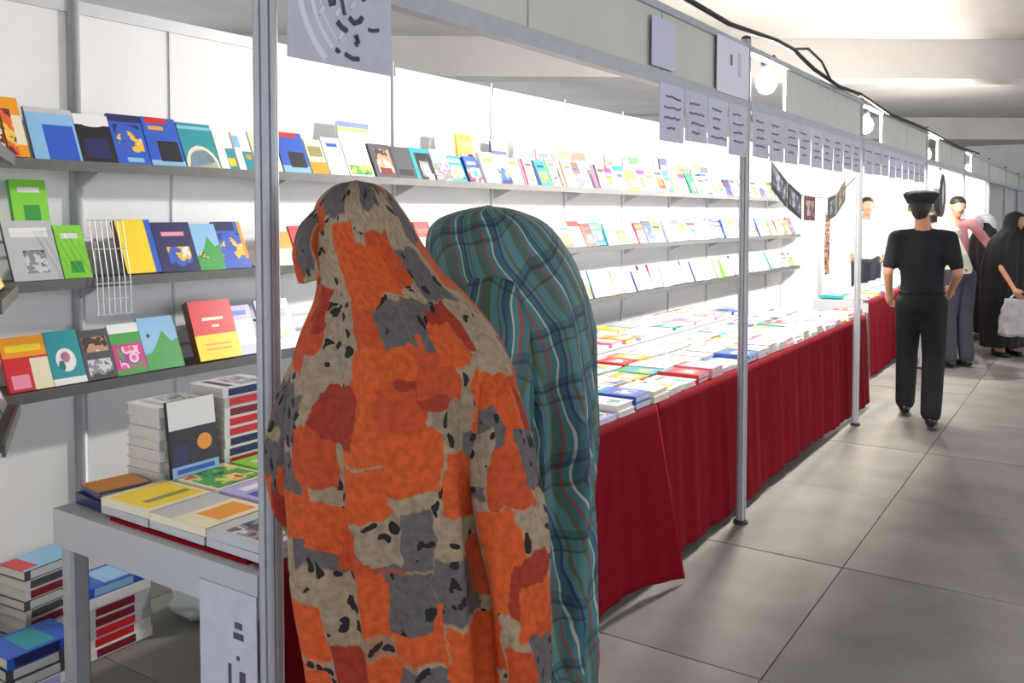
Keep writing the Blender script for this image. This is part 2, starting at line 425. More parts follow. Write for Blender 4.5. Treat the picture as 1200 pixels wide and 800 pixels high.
ZT, ZS, ZR = 1.775, 1.338, 0.943        # top faces of the three shelf levels
SF = 3.17                                # shelf front edge
BYK = 3.215
LASTX = {}
def sp(level, x0, x1, h, bg_, rects, label, extra=None, t=0.014, tilt=23, dy=0.0, spine=None, z=0.0):
    zz = {'t': ZT, 's': ZS, 'r': ZR}[level] + z
    if dy < 0.05:
        x0 = max(x0, LASTX.get(level, 0) + 0.002); LASTX[level] = x1
    grp = {'t': 'books on the top shelf', 's': 'books on the middle shelf', 'r': 'books on the bottom shelf'}[level]
    special_book(stand((x0 + x1) / 2, BYK + dy, zz, tilt), (x1 - x0), h, t, bg_, rects, label, grp, extra, spine)

HILL = [(0.0, 0.0), (1.0, 0.0), (1.0, 0.55), (0.8, 0.5), (0.6, 0.72), (0.4, 0.5), (0.2, 0.32), (0.0, 0.3)]
sp('t', 1.57, 1.625, 0.21, 'brown', [(0.1, 0.1, 0.9, 0.5, 'portrait')], 'narrow brown paperback with portrait at the corner end of the top shelf', t=0.03)
sp('t', 1.63, 1.70, 0.235, 'orange', [(0, 0.0, 0.5, 0.8, 'sunset'), (0.5, 0.2, 1, 0.7, 'cream')], 'orange and cream paperback near the corner end of the top shelf', t=0.028, spine='dark grey')
sp('t', 1.725, 1.905, 0.215, 'light blue', [(0.3, 0.0, 0.95, 0.68, 'blue'), (0, 0.9, 1, 1, 'pale grey')], 'light blue paperback with a blue block on the top shelf', spine='dark grey')
sp('t', 1.905, 2.05, 0.205, 'white', [(0, 0.0, 1, 0.78, 'black'), (0.15, 0.1, 0.85, 0.5, 'navy')], 'black paperback with a white top band on the top shelf', disc(0.5, 0.78, 0.3, 0.06) and [(disc(0.5, 0.8, 0.32, 0.06), 'white')])
sp('t', 2.035, 2.195, 0.22, 'blue', [(0, 0.85, 1, 1, 'navy'), (0.1, 0.25, 0.9, 0.8, 'blue space'), (0.3, 0.05, 0.8, 0.14, 'light blue')], 'blue space picture book with yellow specks on the top shelf')
sp('t', 2.2, 2.36, 0.222, 'blue', [(0.1, 0.88, 0.75, 1, 'red'), (0.15, 0.74, 0.6, 0.82, 'orange'), (0, 0, 1, 0.12, 'light blue'), (0.3, 0.1, 0.92, 0.52, 'black')], 'blue picture book with a red corner label and black square on the top shelf')
sp('t', 2.365, 2.535, 0.212, 'teal', [(0, 0.86, 1, 0.93, 'light blue')], 'teal paperback with a pale circle on the top shelf', [(disc(0.5, 0.0, 0.5, 0.5)[0:10], 'cream'), (disc(0.5, 0.0, 0.42, 0.43)[0:10], 'light blue')])
sp('t', 2.54, 2.63, 0.19, 'white', [(0.5, 0, 1, 0.55, 'teal'), (0.55, 0.1, 0.95, 0.3, 'yellow')], 'narrow white paperback with teal and yellow foot on the top shelf')
sp('t', 2.64, 2.73, 0.19, 'white', [(0.4, 0.0, 1, 0.5, 'teal'), (0.6, 0.3, 0.9, 0.42, 'orange'), (0, 0.6, 0.4, 0.9, 'light blue')], 'white paperback with teal foot and light blue patch on the top shelf')
sp('t', 2.74, 2.89, 0.2, 'cream', [(0.1, 0.2, 0.9, 0.6, 'garden')], 'cream paperback with garden picture behind the first post on the top shelf')
sp('t', 2.9, 3.07, 0.215, 'blue', [(0.1, 0.88, 0.8, 1, 'red'), (0, 0, 1, 0.18, 'light blue'), (0.3, 0.14, 0.9, 0.52, 'black')], 'bright blue book with red label just past the first post on the top shelf')
sp('t', 3.08, 3.19, 0.19, 'cream', [(0, 0, 1, 0.35, 'orange'), (0.1, 0.5, 0.9, 0.8, 'olive')], 'cream and orange small paperback on the top shelf')
sp('t', 3.2, 3.33, 0.21, 'white', [(0.1, 0.1, 0.9, 0.7, 'pastel'), (0.2, 0.75, 0.8, 0.85, 'blue')], 'white pastel-picture book with blue title on the top shelf')
sp('t', 3.34, 3.52, 0.215, 'white', [(0.05, 0.05, 0.95, 0.3, 'garden')], 'white book with a green garden strip at its foot on the top shelf')
sp('t', 3.38, 3.62, 0.30, 'white', [(0, 0.82, 1, 0.9, 'yellow'), (0, 0.9, 1, 1, 'blue')], 'tall white book with blue and yellow top bands behind others on the top shelf', dy=0.10, tilt=8)
sp('t', 3.54, 3.71, 0.2, 'dark grey', [(0.2, 0.15, 0.9, 0.85, 'portrait'), (0.25, 0.1, 0.8, 0.3, 'maroon')], 'dark grey book with a red and white portrait on the top shelf')
sp('t', 3.715, 3.87, 0.195, 'dark grey', [(0.1, 0.1, 0.9, 0.3, 'black')], 'plain dark grey book on the top shelf')
sp('t', 3.875, 4.05, 0.2, 'teal', [(0.2, 0.0, 1, 0.85, 'black'), (0.35, 0.1, 0.8, 0.6, 'grey photo'), (0.6, 0.02, 0.9, 0.2, 'cream')], 'dark teal book with black photo cover on the top shelf')

sp('s', 1.64, 1.82, 0.235, 'pale grey', [(0.12, 0.72, 0.88, 0.88, 'white'), (0.3, 0.12, 0.75, 0.5, 'grey photo')], 'pale grey paperback with a faint photo on the middle shelf', spine='dark grey')
sp('s', 1.825, 1.935, 0.215, 'lime', [(0.3, 0.1, 0.75, 0.32, 'green'), (0.2, 0.75, 0.8, 0.85, 'white')], 'lime green booklet standing on the middle shelf')
sp('s', 2.07, 2.225, 0.23, 'yellow', [(0.82, 0, 1, 1, 'blue')], 'plain yellow book with a blue edge on the middle shelf', spine='brown', t=0.03)
sp('s', 2.215, 2.41, 0.222, 'navy', [(0.2, 0.72, 0.8, 0.8, 'pink'), (0.25, 0.1, 0.85, 0.5, 'blue space')], 'navy book with pink title and space picture on the middle shelf', spine='blue', t=0.02, dy=-0.012)
sp('s', 2.415, 2.55, 0.215, 'light blue', [(0, 0, 1, 0.14, 'green')], 'pale blue picture book with a green hill on the middle shelf', [(HILL, 'green'), (disc(0.3, 0.3, 0.18, 0.1), 'garden')], dy=-0.004)
sp('s', 2.53, 2.705, 0.225, 'blue', [(0, 0.8, 0.75, 1, 'navy'), (0.1, 0.2, 0.9, 0.75, 'blue space'), (0.88, 0.2, 1, 1, 'orange')], 'blue space book with an orange edge on the middle shelf', dy=0.012)
sp('s', 2.86, 2.97, 0.17, 'orange', [(0, 0, 1, 0.5, 'cream')], 'small orange and cream book past the first post on the middle shelf')
sp('s', 2.98, 3.10, 0.2, 'red', [(0.1, 0.2, 0.9, 0.5, 'white')], 'red book with a white block on the middle shelf')

sp('r', 1.615, 1.775, 0.205, 'red', [(0, 0.62, 1, 1, 'orange'), (0.1, 0.72, 0.9, 0.85, 'yellow'), (0.58, 0, 1, 0.58, 'cream'), (0.1, 0.05, 0.5, 0.3, 'pink')], 'red book with orange top and cream panel on the bottom shelf')
sp('r', 1.76, 1.905, 0.21, 'teal', [(0, 0, 1, 0.12, 'white')], 'teal book with a white swirl on the bottom shelf', [(disc(0.5, 0.45, 0.3, 0.22), 'white'), (disc(0.5, 0.5, 0.14, 0.1), 'pink'), (disc(0.35, 0.35, 0.1, 0.1), 'teal')])
sp('r', 1.9, 2.03, 0.2, 'dark grey', [(0.1, 0.55, 0.9, 0.85, 'portrait'), (0.1, 0.05, 0.9, 0.4, 'grey photo')], 'dark grey book with brown picture on the bottom shelf')
sp('r', 2.015, 2.165, 0.21, 'white', [(0, 0.6, 1, 0.82, 'green'), (0, 0.1, 1, 0.6, 'magenta'), (0.15, 0.12, 0.85, 0.55, 'flower'), (0, 0, 1, 0.1, 'green')], 'white and green book with magenta flower on the bottom shelf')
sp('r', 2.16, 2.335, 0.225, 'light blue', [(0, 0, 1, 0.15, 'green'), (0, 0.15, 1, 0.2, 'white')], 'light blue book with a green mountain on the bottom shelf', [(HILL, 'green'), (disc(0.2, 0.65, 0.05, 0.04), 'navy')])
sp('r', 2.395, 2.615, 0.265, 'red', [(0, 0, 1, 0.42, 'yellow'), (0.25, 0.66, 0.75, 0.71, 'cream'), (0.45, 0.54, 0.62, 0.58, 'cream'), (0.2, 0.16, 0.8, 0.19, 'orange'), (0.2, 0.24, 0.8, 0.27, 'orange')], 'large red over yellow book at the end of the bottom shelf bay', t=0.04, spine='brown', tilt=20)
sp('r', 2.61, 2.76, 0.235, 'lavender', [(0.1, 0.2, 0.9, 0.7, 'pastel'), (0.2, 0.8, 0.8, 0.9, 'blue')], 'lavender book beside the large red and yellow one on the bottom shelf', dy=0.015)
sp('r', 2.78, 2.98, 0.25, 'lavender', [(0.1, 0.0, 0.9, 0.9, 'white'), (0.2, 0.2, 0.9, 0.8, 'blue space')], 'violet and white book just past the first post on the bottom shelf', [(disc(0.5, 0.5, 0.25, 0.2), 'lavender')])

# green brochures on the upright, hung under the top shelf
for i, (x0, x1, z0, z1, y) in enumerate(((1.70, 1.835, 1.47, 1.715, 3.31),)):
    o = special_book(stand((x0 + x1) / 2, y, z0, 14), x1 - x0, z1 - z0, 0.02, 'lime', [(0.3, 0.3, 0.75, 0.6, 'green'), (0.2, 0.8, 0.8, 0.88, 'white')], 'lime green brochure with dark green spine tucked under the top shelf', 'books on the middle shelf', spine='green')
# lift rest for it
t = empty('brochure_rest', (1.77, 3.36, ZS)); tag(t, 'wire brochure rest holding the lime brochure on the middle shelf', 'rack')
MB().tube([(-0.06, -0.03, 0), (-0.06, -0.03, 0.128), (-0.06, -0.09, 0.128)], 0.003, 5).build('wire_side', ALU, t)
MB().tube([(0.06, -0.03, 0), (0.06, -0.03, 0.128), (0.06, -0.09, 0.128)], 0.003, 5).build('wire_side', ALU, t)
MB().tube([(-0.06, -0.085, 0.1285), (0.06, -0.085, 0.1285)], 0.003, 5).build('wire_ledge', ALU, t)

# wire rack between the uprights on the middle shelf
t = empty('wire_rack', (1.985, 3.155, 1.20)); tag(t, 'small white wire rack hanging at the upright between lime and yellow books', 'rack')
for k in range(7):
    MB().tube([(-0.07 + 0.023 * k, 0.04, 0.36), (-0.07 + 0.023 * k, -0.008, 0.138), (-0.07 + 0.023 * k, -0.012, 0.0)], 0.002, 5).build('wire', ALUW, t)
for z, y in ((0.0, -0.012), (0.06, -0.01), (0.12, -0.008), (0.25, 0.016), (0.36, 0.04)):
    MB().tube([(-0.075, y, z), (0.075, y, z)], 0.0025, 5).build('wire', ALUW, t)

# side shelf books
DIR = Vector((-0.514, -0.857, 0)); NRM = Vector((0.857, -0.514, 0))
AZ = math.atan2(0.857, 0.514)            # local +x of a side-shelf book runs back towards the corner
def side_pt(s_, out, z): return Vector((1.5, BY, z)) + DIR * s_ + NRM * out
def side_book(s_, z, w_, h_, bg_, rects, label, t_=0.02, spine=None):
    p = side_pt(s_, 0.20, z)
    special_book(stand(p.x, p.y, p.z, 22, AZ), w_, h_, t_, bg_, rects, label, 'books on the angled side shelves', spine=spine)
side_book(0.42, ZS, 0.17, 0.23, 'cream', [(0.1, 0.1, 0.9, 0.6, 'olive'), (0.6, 0, 1, 1, 'yellow')], 'cream and yellow book on the middle angled side shelf')
side_book(0.62, ZS, 0.17, 0.23, 'yellow', [(0.1, 0.2, 0.9, 0.6, 'garden')], 'yellow book with garden picture on the middle angled side shelf')
side_book(0.42, ZR, 0.17, 0.24, 'dark grey', [(0.1, 0.1, 0.9, 0.9, 'grey photo'), (0.2, 0.1, 0.6, 0.3, 'maroon')], 'dark grey photo book on the lower angled side shelf')
side_book(0.61, ZR, 0.17, 0.24, 'dark grey', [(0.1, 0.05, 0.9, 0.35, 'maroon'), (0.1, 0.4, 0.9, 0.9, 'grey photo')], 'dark grey and maroon book on the lower angled side shelf')
side_book(0.45, ZT, 0.15, 0.21, 'white', [(0.1, 0.1, 0.9, 0.6, 'portrait')], 'white book with portrait on the upper angled side shelf')
side_book(0.63, ZT, 0.15, 0.21, 'brown', [(0.1, 0.1, 0.9, 0.6, 'sunset')], 'brown book with sunset picture on the upper angled side shelf')

# wall shelves
def shelf(z, label, x0=1.56, x1=11.36):
    t = empty('wall_shelf', (x0, BY, z)); L = x1 - x0
    MB().box(0, SF - BY, -0.018, L, -0.027, 0).build('board', SHELFM, t)
    MB().box(0, SF - BY - 0.008, -0.032, L, SF - BY + 0.004, 0.006).build('front_lip', SHELFM, t)
    MB().box(0, SF - BY + 0.125, 0.14, L, SF - BY + 0.132, 0.15).build('back_rest', ALUW, t)
    for x in SX:
        if x0 < x < x1:
            MB().add([(x - x0 - 0.006, -0.027, -0.018), (x - x0 + 0.006, -0.027, -0.018), (x - x0 - 0.006, -0.20, -0.018), (x - x0 + 0.006, -0.20, -0.018), (x - x0 - 0.006, -0.027, -0.09), (x - x0 + 0.006, -0.027, -0.09)],
                     [(0, 2, 3, 1), (0, 1, 5, 4), (2, 4, 5, 3), (0, 4, 2), (1, 3, 5)]).build('bracket', ALUW, t)
            MB().box(x - x0 - 0.004, SF - BY + 0.125, 0, x - x0 + 0.004, -0.02, 0.008).build('rest_arm', ALUW, t)
            MB().box(x - x0 - 0.004, SF - BY + 0.125, 0, x - x0 + 0.004, SF - BY + 0.132, 0.15).build('rest_arm', ALUW, t)
    tag(t, label, 'shelf')
shelf(ZT, 'long grey metal wall shelf, the top of the three on the back wall')
shelf(ZS, 'long grey metal wall shelf, the middle of the three on the back wall')
shelf(ZR, 'long grey metal wall shelf, the lowest of the three on the back wall')
for z, nm in ((ZT, 'upper'), (ZS, 'middle'), (ZR, 'lower')):
    p = side_pt(0.30, 0.0, z)
    t = empty('side_shelf', p, AZ + math.pi)       # local x towards the aisle, local y towards the stall
    MB().box(0, 0.012, -0.018, 0.62, 0.25, 0).build('board', SHELFM, t)
    MB().box(0, 0.246, -0.03, 0.62, 0.256, 0.008).build('front_lip', SHELFM, t)
    MB().box(0, 0.09, 0.0, 0.62, 0.097, 0.14).build('back_rest', ALUW, t)
    tag(t, '%s short angled side shelf at the corner of the stall' % nm, 'shelf')

# generic shelf books
rng = random.Random(11)
def fill(z, x0, x1, place, grp, pale):
    x = x0
    while x < x1:
        far = (x - 4) / 7
        w_ = rng.uniform(0.13, 0.175) * (1 + 0.25 * max(0, far)); h_ = rng.uniform(0.17, 0.225)
        queue_book(stand(x + w_ / 2, BYK + rng.uniform(-0.01, 0.02), z, rng.uniform(19, 26)), w_, h_, rng.uniform(0.012, 0.028), rand_design(rng, pale), place, grp)
        x += w_ + rng.uniform(0.002, 0.02)
fill(ZT, 4.07, 11.2, 'on the top shelf', 'books on the top shelf', True)
fill(ZS, 3.9, 11.2, 'on the middle shelf', 'books on the middle shelf', True)
fill(ZR, 3.9, 11.2, 'on the bottom shelf', 'books on the bottom shelf', True)
x = 4.2
while x < 8.6:                                  # taller thin books standing behind on the top shelf
    w_ = rng.uniform(0.15, 0.2)
    if rng.random() < 0.8:
        queue_book(stand(x + w_ / 2, BYK + 0.10, ZT, 9), w_, rng.uniform(0.28, 0.34), 0.012, rand_design(rng, True), 'at the top shelf back', 'tall books at the back of the top shelf')
    x += w_ + rng.uniform(0.03, 0.3)

# ------------------------------------------------------------------ tables
TZ = 0.75
def table(x0, x1, y0, y1, label, legs, ap=0.085):
    t = empty('display_table', (x0, y0, 0)); L = x1 - x0; D = y1 - y0
    MB().box(0, 0, TZ - 0.02, L, D, TZ).build('table_top', ALUW, t)
    for nm, (a, b2, c2, d) in (('apron', (0, 0, L, 0.025)), ('apron', (0, D - 0.025, L, D)), ('apron', (0.0, 0.025, 0.025, D - 0.025)), ('apron', (L - 0.025, 0.025, L, D - 0.025))):
        MB().box(a, b2, TZ - 0.02 - ap, c2, d, TZ - 0.02).build(nm, ALUW, t)
    for i in range(legs):
        for yy in (0.03, D - 0.085):
            xx = 0.003 + (L - 0.061) * i / (legs - 1)
            bevel(MB().box(xx, yy, 0.0, xx + 0.055, yy + 0.055, TZ - 0.02).build('leg', ALU, t), 0.008)
    tag(t, label, 'table')
    return t
table(1.35, 7.66, 1.60, 2.46, 'long aluminium display table with bare silver legs at its open end', 8)
MB_c = None
table(3.3, 7.6, 2.50, 3.12, 'narrow aluminium back table below the wall shelves', 5)
table(8.95, 13.6, 1.84, 2.36, 'display table of the next stall in front of the seller', 5)

def skirt(x0, x1, y, label, flare=0.0, hem=0.045, seed=1, left=True):
    n = int((x1 - x0) * 70); m = 22; vs_ = []; fs = []
    rg = random.Random(seed); ph = [rg.uniform(0, 6.28) for _ in range(4)]
    for j in range(m + 1):
        q = j / m
        for i in range(n + 1):
            x = x0 + (x1 - x0) * i / n
            f = 0.5 * math.sin(x * 17 + ph[0] + 1.5 * math.sin(x * 3.1 + ph[1])) + 0.3 * math.sin(x * 41 + ph[2]) + 0.25 * math.sin(x * 7 + ph[3])
            fl_ = flare * max(0, 1 - (x1 - x) / 0.5) ** 1.6
            yy = y - 0.006 - q * (0.012 + 0.014 * (f + 1)) - fl_ * q
            hz = hem + 0.014 * math.sin(x * 2.3 + ph[1]) - fl_ * 0.4
            zz = (TZ + 0.006) + ((max(hz, 0.004)) - TZ - 0.006) * q
            vs_.append((x, yy, zz))
    for j in range(m):
        for i in range(n): fs.append((j * (n + 1) + i, (j + 1) * (n + 1) + i, (j + 1) * (n + 1) + i + 1, j * (n + 1) + i + 1))
    # turn over the table edge onto its top
    k = len(vs_)
    for i in range(n + 1):
        x = x0 + (x1 - x0) * i / n; vs_.append((x, y + 0.05, TZ + 0.006))
    for i in range(n): fs.append((i, i + 1, k + i + 1, k + i))
    ox = (x0 + x1) / 2
    o = MB().add([(a - ox, b2 - y, c2) for a, b2, c2 in vs_], fs).build('tablecloth', RED, None, True, (ox, y, 0))
    s = o.modifiers.new('solid', 'SOLIDIFY'); s.thickness = 0.003; s.offset = 1
    tag(o, label, 'tablecloth')
skirt(1.38, 3.54, 1.60, 'red cloth hanging from the table in front of the two women', flare=0.10, seed=2)
skirt(3.55, 7.67, 1.60, 'long red cloth hanging behind the booth post to the table end', flare=0.02, seed=7, hem=0.05)
skirt(8.93, 13.6, 1.84, 'red cloth on the next table beyond the walking man', seed=9)

tc_ = MB().box(-0.30, -0.26, 0, 0.32, 0.30, 0.009).build('table_runner', RED, None, loc=(1.68, 1.93, TZ)); tag(tc_, 'thin red runner lying under the books at the open table end', 'tablecloth')
# books lying on the tables
rng = random.Random(23)
def lay(x, y, z, rz): return Matrix.Translation((x, y, z)) @ Matrix.Rotation(rz, 4, 'Z')
def fill_table(x0, x1, rows, place, grp, z0, stack=True, step=0.18):
    for r, y in enumerate(rows):
        x = x0 + rng.uniform(0, 0.04)
        while x < x1 - 0.09:
            w_ = rng.uniform(0.145, 0.172); h_ = rng.uniform(0.2, 0.225); z = z0
            k = rng.choice([1, 2, 2]) if (r == 0 and stack) else 1
            des = rand_design(rng, 2)
            for q in range(k):
                t_ = rng.uniform(0.018, 0.03)
                queue_book(lay(x + w_ / 2, y + rng.uniform(-.005, .008), z, rng.uniform(-.05, .05)), w_, h_, t_, des, place + ('' if k == 1 else '@lower' if q == 0 else '@upper'), grp)
                z += t_ + 0.0006
            x += w_ + step - 0.16
ROWS = [1.605, 1.85, 2.09]
fill_table(2.08, 7.6, ROWS, 'on the long table', 'books lying on the long table', TZ + 0.0105)
fill_table(3.35, 7.5, [2.52, 2.78], 'on the back table', 'books lying on the back table', TZ + 0.001, False, 0.20)
fill_table(9.0, 13.5, [1.87, 2.1], 'on the next table', 'books lying on the next table', TZ + 0.0105, False, 0.24)
# the near end: hand-picked
def flat(x, y, z, rz, w_, h_, t_, bg_, rects, label, extra=None, spine=None):
    return special_book(lay(x, y, z, rz), w_, h_, t_, bg_, rects, label, 'books at the open end of the long table', extra, spine)
tz = TZ + 0.0105
LIMEP = [(0.1, 0.2, 0.9, 0.5, 'lime'), (0.1, 0.7, 0.9, 0.85, 'cream')]
nz_ = 0
for (x, y, w_, h_, bg_, rects, lab) in (
    (1.485, 2.065, 0.20, 0.215, 'cream', [(0.05, 0.1, 0.95, 0.9, 'yellow'), (0.2, 0.3, 0.9, 0.42, 'olive')], 'pale yellow paperback stack top at the table corner above the bare leg'),
    (1.70, 2.065, 0.19, 0.215, 'cream', [(0.05, 0.05, 0.95, 0.95, 'garden')], 'cream book with green garden picture beside the tall table stacks'),
    (1.91, 2.055, 0.19, 0.215, 'lime', [(0.1, 0.1, 0.9, 0.4, 'garden'), (0.2, 0.6, 0.8, 0.8, 'cream')], 'light green book lying in front of the striped-spine stack'),
    (1.485, 1.835, 0.20, 0.225, 'cream', [(0.0, 0.6, 1, 1, 'pale grey'), (0.3, 0.1, 0.9, 0.5, 'orange')], 'cream book with orange block on the near table end'),
    (1.70, 1.835, 0.19, 0.225, 'lavender', [(0.1, 0.1, 0.9, 0.6, 'blue'), (0.2, 0.7, 0.8, 0.85, 'white')], 'lavender book with a blue block on the near table end'),
    (1.91, 1.828, 0.19, 0.22, 'lavender', [(0.1, 0.3, 0.9, 0.9, 'pastel')], 'lavender book with pastel picture on the near table end'),
    (1.485, 1.608, 0.20, 0.22, 'pale grey', [(0.1, 0.1, 0.9, 0.8, 'grey photo'), (0.3, 0.4, 0.7, 0.6, 'maroon')], 'grey photo book with maroon patch on the near table end'),
    (1.70, 1.608, 0.19, 0.22, 'dark grey', [(0.1, 0.1, 0.9, 0.8, 'portrait')], 'dark grey portrait book beside the first post on the table'),
    (1.91, 1.604, 0.19, 0.22, 'white', [(0.1, 0.1, 0.9, 0.6, 'abstract')], 'white book with abstract picture beside the first post on the table')):
    z = tz
    n_ = 2
    for q in range(n_):
        t_ = 0.021
        last = q == n_ - 1
        flat(x + (0.003 if q else 0), y, z, 0.02 * (q - 0.5), w_, h_, t_, bg_ if last else 'pale grey', rects if last else [(0.1, 0.2, 0.9, 0.5, 'white')],
             lab if last else 'pale grey book under the ' + lab.split(' stack')[0].split(' beside')[0].split(' on the')[0].split(' lying')[0], spine='pale grey' if not last else None)
        z += t_ + 0.0006
# orange and navy book at the corner
flat(1.475, 2.30, TZ + 0.001, -0.08, 0.15, 0.145, 0.03, 'navy', [(0.1, 0.1, 0.9, 0.5, 'blue')], 'thick navy book under the orange one at the table corner')

# stacks on the back rim of the table
def stack(name_grp, x, y, z, w_, h_, n, t_, rot, spines, labels, top=None):
    for q in range(n):
        m = Matrix.Translation((x + rng.uniform(-.003, .003), y + rng.uniform(-.003, .003), z)) @ Matrix.Rotation(rot, 4, 'Z') @ Matrix.Translation((0, -h_ / 2, 0))
        bgn, band = spines[q % len(spines)]
        rects = [(0.1, 0.15, 0.9, 0.6, 'grey photo'), (0.1, 0.72, 0.9, 0.86, band)] if not (top and q == n - 1) else top
        o = special_book(m, w_, h_, t_, bgn, rects, labels(q, n), name_grp, spine=bgn)
        # coloured band on the spine
        MB().box(-w_ / 2 - 0.0008, h_ * 0.28, 0.004, -w_ / 2, h_ * 0.9, t_ - 0.004, MI[band]).build('spine_band', ALLM, o)
        z += t_ + 0.0008
    return z
ORD = ['lowest', 'second from the bottom', 'third from the bottom', 'fourth from the bottom', 'fifth from the bottom', 'sixth from the bottom', 'seventh from the bottom', 'eighth from the bottom', 'ninth from the bottom', 'tenth from the bottom']
def namer(txt): return lambda q, n: '%s, %s' % (txt, 'topmost' if q == n - 1 else ORD[q])
# spine side faces the aisle corner (-Y): rotate so local -x points to -Y
stack('books stacked on the table end', 1.905, 2.365, TZ + 0.001, 0.17, 0.205, 9, 0.031, math.pi / 2, [('white', 'navy'), ('white', 'red'), ('white', 'navy'), ('white', 'navy'), ('white', 'red'), ('white', 'red'), ('white', 'maroon'), ('pale grey', 'red')], namer('thick white book in the striped-spine table stack'))
stack('books stacked on the table end', 1.675, 2.375, TZ + 0.001, 0.16, 0.19, 8, 0.032, math.pi / 2, [('pale grey', 'white'), ('white', 'pale grey')], namer('pale grey book in the table stack behind the photo-front book'))
# book leaning against that stack: white top, black photo with an orange ball
special_book(stand(1.675, 2.262, TZ + 0.0535, 7), 0.165, 0.225, 0.014, 'black', [(0, 0.62, 1, 1, 'white'), (0, 0, 1, 0.14, 'light blue'), (0.1, 0.04, 0.9, 0.1, 'blue'), (0.05, 0.14, 0.35, 0.4, 'navy')],
             'black and white book with an orange ball leaning on the table stack', 'books at the open end of the long table', [(disc(0.72, 0.4, 0.16, 0.11), 'orange')])
flat(1.478, 2.298, TZ + 0.0316, -0.16, 0.15, 0.14, 0.02, 'orange', [(0, 0, 1, 0.14, 'navy')], 'orange book with navy edges lying at the table corner', spine='navy')

# stacks on the floor under the shelves
stack('book stacks on the floor', 1.86, 3.03, 0.001, 0.17, 0.245, 7, 0.036, math.pi / 2, [('white', 'maroon'), ('white', 'red'), ('pale grey', 'red'), ('pale grey', 'maroon'), ('pale grey', 'maroon'), ('white', 'white'), ('blue', 'light blue')], namer('thick book in the red-banded floor stack under the table'), [(0, 0, 1, 1, 'blue'), (0.1, 0.3, 0.9, 0.7, 'light blue')])
stack('book stacks on the floor', 1.75, 3.30, 0.001, 0.17, 0.22, 8, 0.036, math.pi / 2 + 0.1, [('pale grey', 'dark grey'), ('dark grey', 'pale grey'), ('pale grey', 'maroon')], namer('grey book in the floor stack against the back wall'), [(0, 0, 1, 1, 'light blue'), (0.1, 0.7, 0.9, 1, 'red')])
stack('book stacks on the floor', 1.545, 2.98, 0.001, 0.18, 0.24, 4, 0.038, math.pi / 2, [('white', 'lavender'), ('dark grey', 'pale grey'), ('dark grey', 'pale grey'), ('blue', 'navy')], namer('book in the low floor stack with a blue top'), [(0, 0, 1, 1, 'blue'), (0.1, 0.3, 0.9, 0.7, 'teal')])

# build the queued books: the nearest stay individuals, the rest become one heap of stuff
special_n = sum(1 for o in bpy.data.objects if o.get('category') == 'book')
books.sort(key=lambda b: b[0])
NIND = max(0, 298 - special_n)
cache = {}
rest = MB()
for i, (d, mtx, w_, h_, t_, (b_, band, pic, rects), place, grp) in enumerate(books):
    cov, pg, pr = book_mb(w_, h_, t_, b_, rects)
    if i < NIND:
        m_ = MB(); 
        for q in (cov, pg, pr):
            n_ = len(m_.v); m_.v += q.v; m_.f += [tuple(k + n_ for k in f) for f in q.f]; m_.m += q.m
        o = m_.build('book', ALLM); o.matrix_world = mtx
        art = 'an' if pic[0] in 'a' else 'a'
        pl, _, lv = place.partition('@')
        tag(o, ('%s %s book with %s title and %s picture %s' % (lv, b_, band, pic, pl)).strip(), 'book', grp)
    else:
        for q in (cov, pg, pr):
            n_ = len(rest.v); rest.v += [tuple(mtx @ Vector(v)) for v in q.v]; rest.f += [tuple(k + n_ for k in f) for f in q.f]; rest.m += q.m
if rest.v:
    o = rest.build('far_books', ALLM); tag(o, 'many small books on the farthest shelves and tables', 'books', kind='stuff')

# notice taped on the near table end
ns2 = MB().box(-0.003, 0, -0.40, 0.0, 0.205, 0.0).build('paper_sign', PAPERG, None, loc=(1.349, 1.60, 0.70)); tag(ns2, 'grey paper sign with dark marks hanging from the near table end', 'sign')
for y0, z0, y1, z1 in ((0.05, -0.09, 0.075, -0.075), (0.045, -0.115, 0.08, -0.10), (0.04, -0.24, 0.06, -0.19), (0.09, -0.25, 0.10, -0.18), (0.06, -0.165, 0.07, -0.155)):
    MB().box(-0.0045, y0, z0, -0.003, y1, z1).build('print_mark', INK, ns2)

# crumpled plastic bag on the floor
def crumple(name, loc, rad, m, seed, flatz=0.0):
    bm = bmesh.new(); bmesh.ops.create_icosphere(bm, subdivisions=4, radius=1)
    off = Vector((seed * 3.1, seed, 0))
    for v in bm.verts:
        n = noise.noise(v.co * 1.7 + off) * 0.28 + noise.noise(v.co * 4 + off) * 0.12
        v.co = v.co * (1 + n); v.co = Vector((v.co.x * rad[0], v.co.y * rad[1], max(v.co.z * rad[2], -rad[2] * 0.8)))
    zmin = min(v.co.z for v in bm.verts)
    for v in bm.verts: v.co.z -= zmin
    me = bpy.data.meshes.new(name); bm.to_mesh(me); bm.free(); me.materials.append(m)
    me.polygons.foreach_set('use_smooth', [True] * len(me.polygons))
    return link(name, me, None, loc)
b = crumple('plastic_bag', (2.24, 2.92, 0), (0.15, 0.12, 0.09), BAG, 2); tag(b, 'crumpled white plastic bag on the floor under the table', 'bag')
MB().tube([(-0.12, 0, 0.12), (-0.16, 0.0, 0.19), (-0.2, 0.02, 0.235)], [0.05, 0.035, 0.012], 8).build('handle', BAG, b, True)

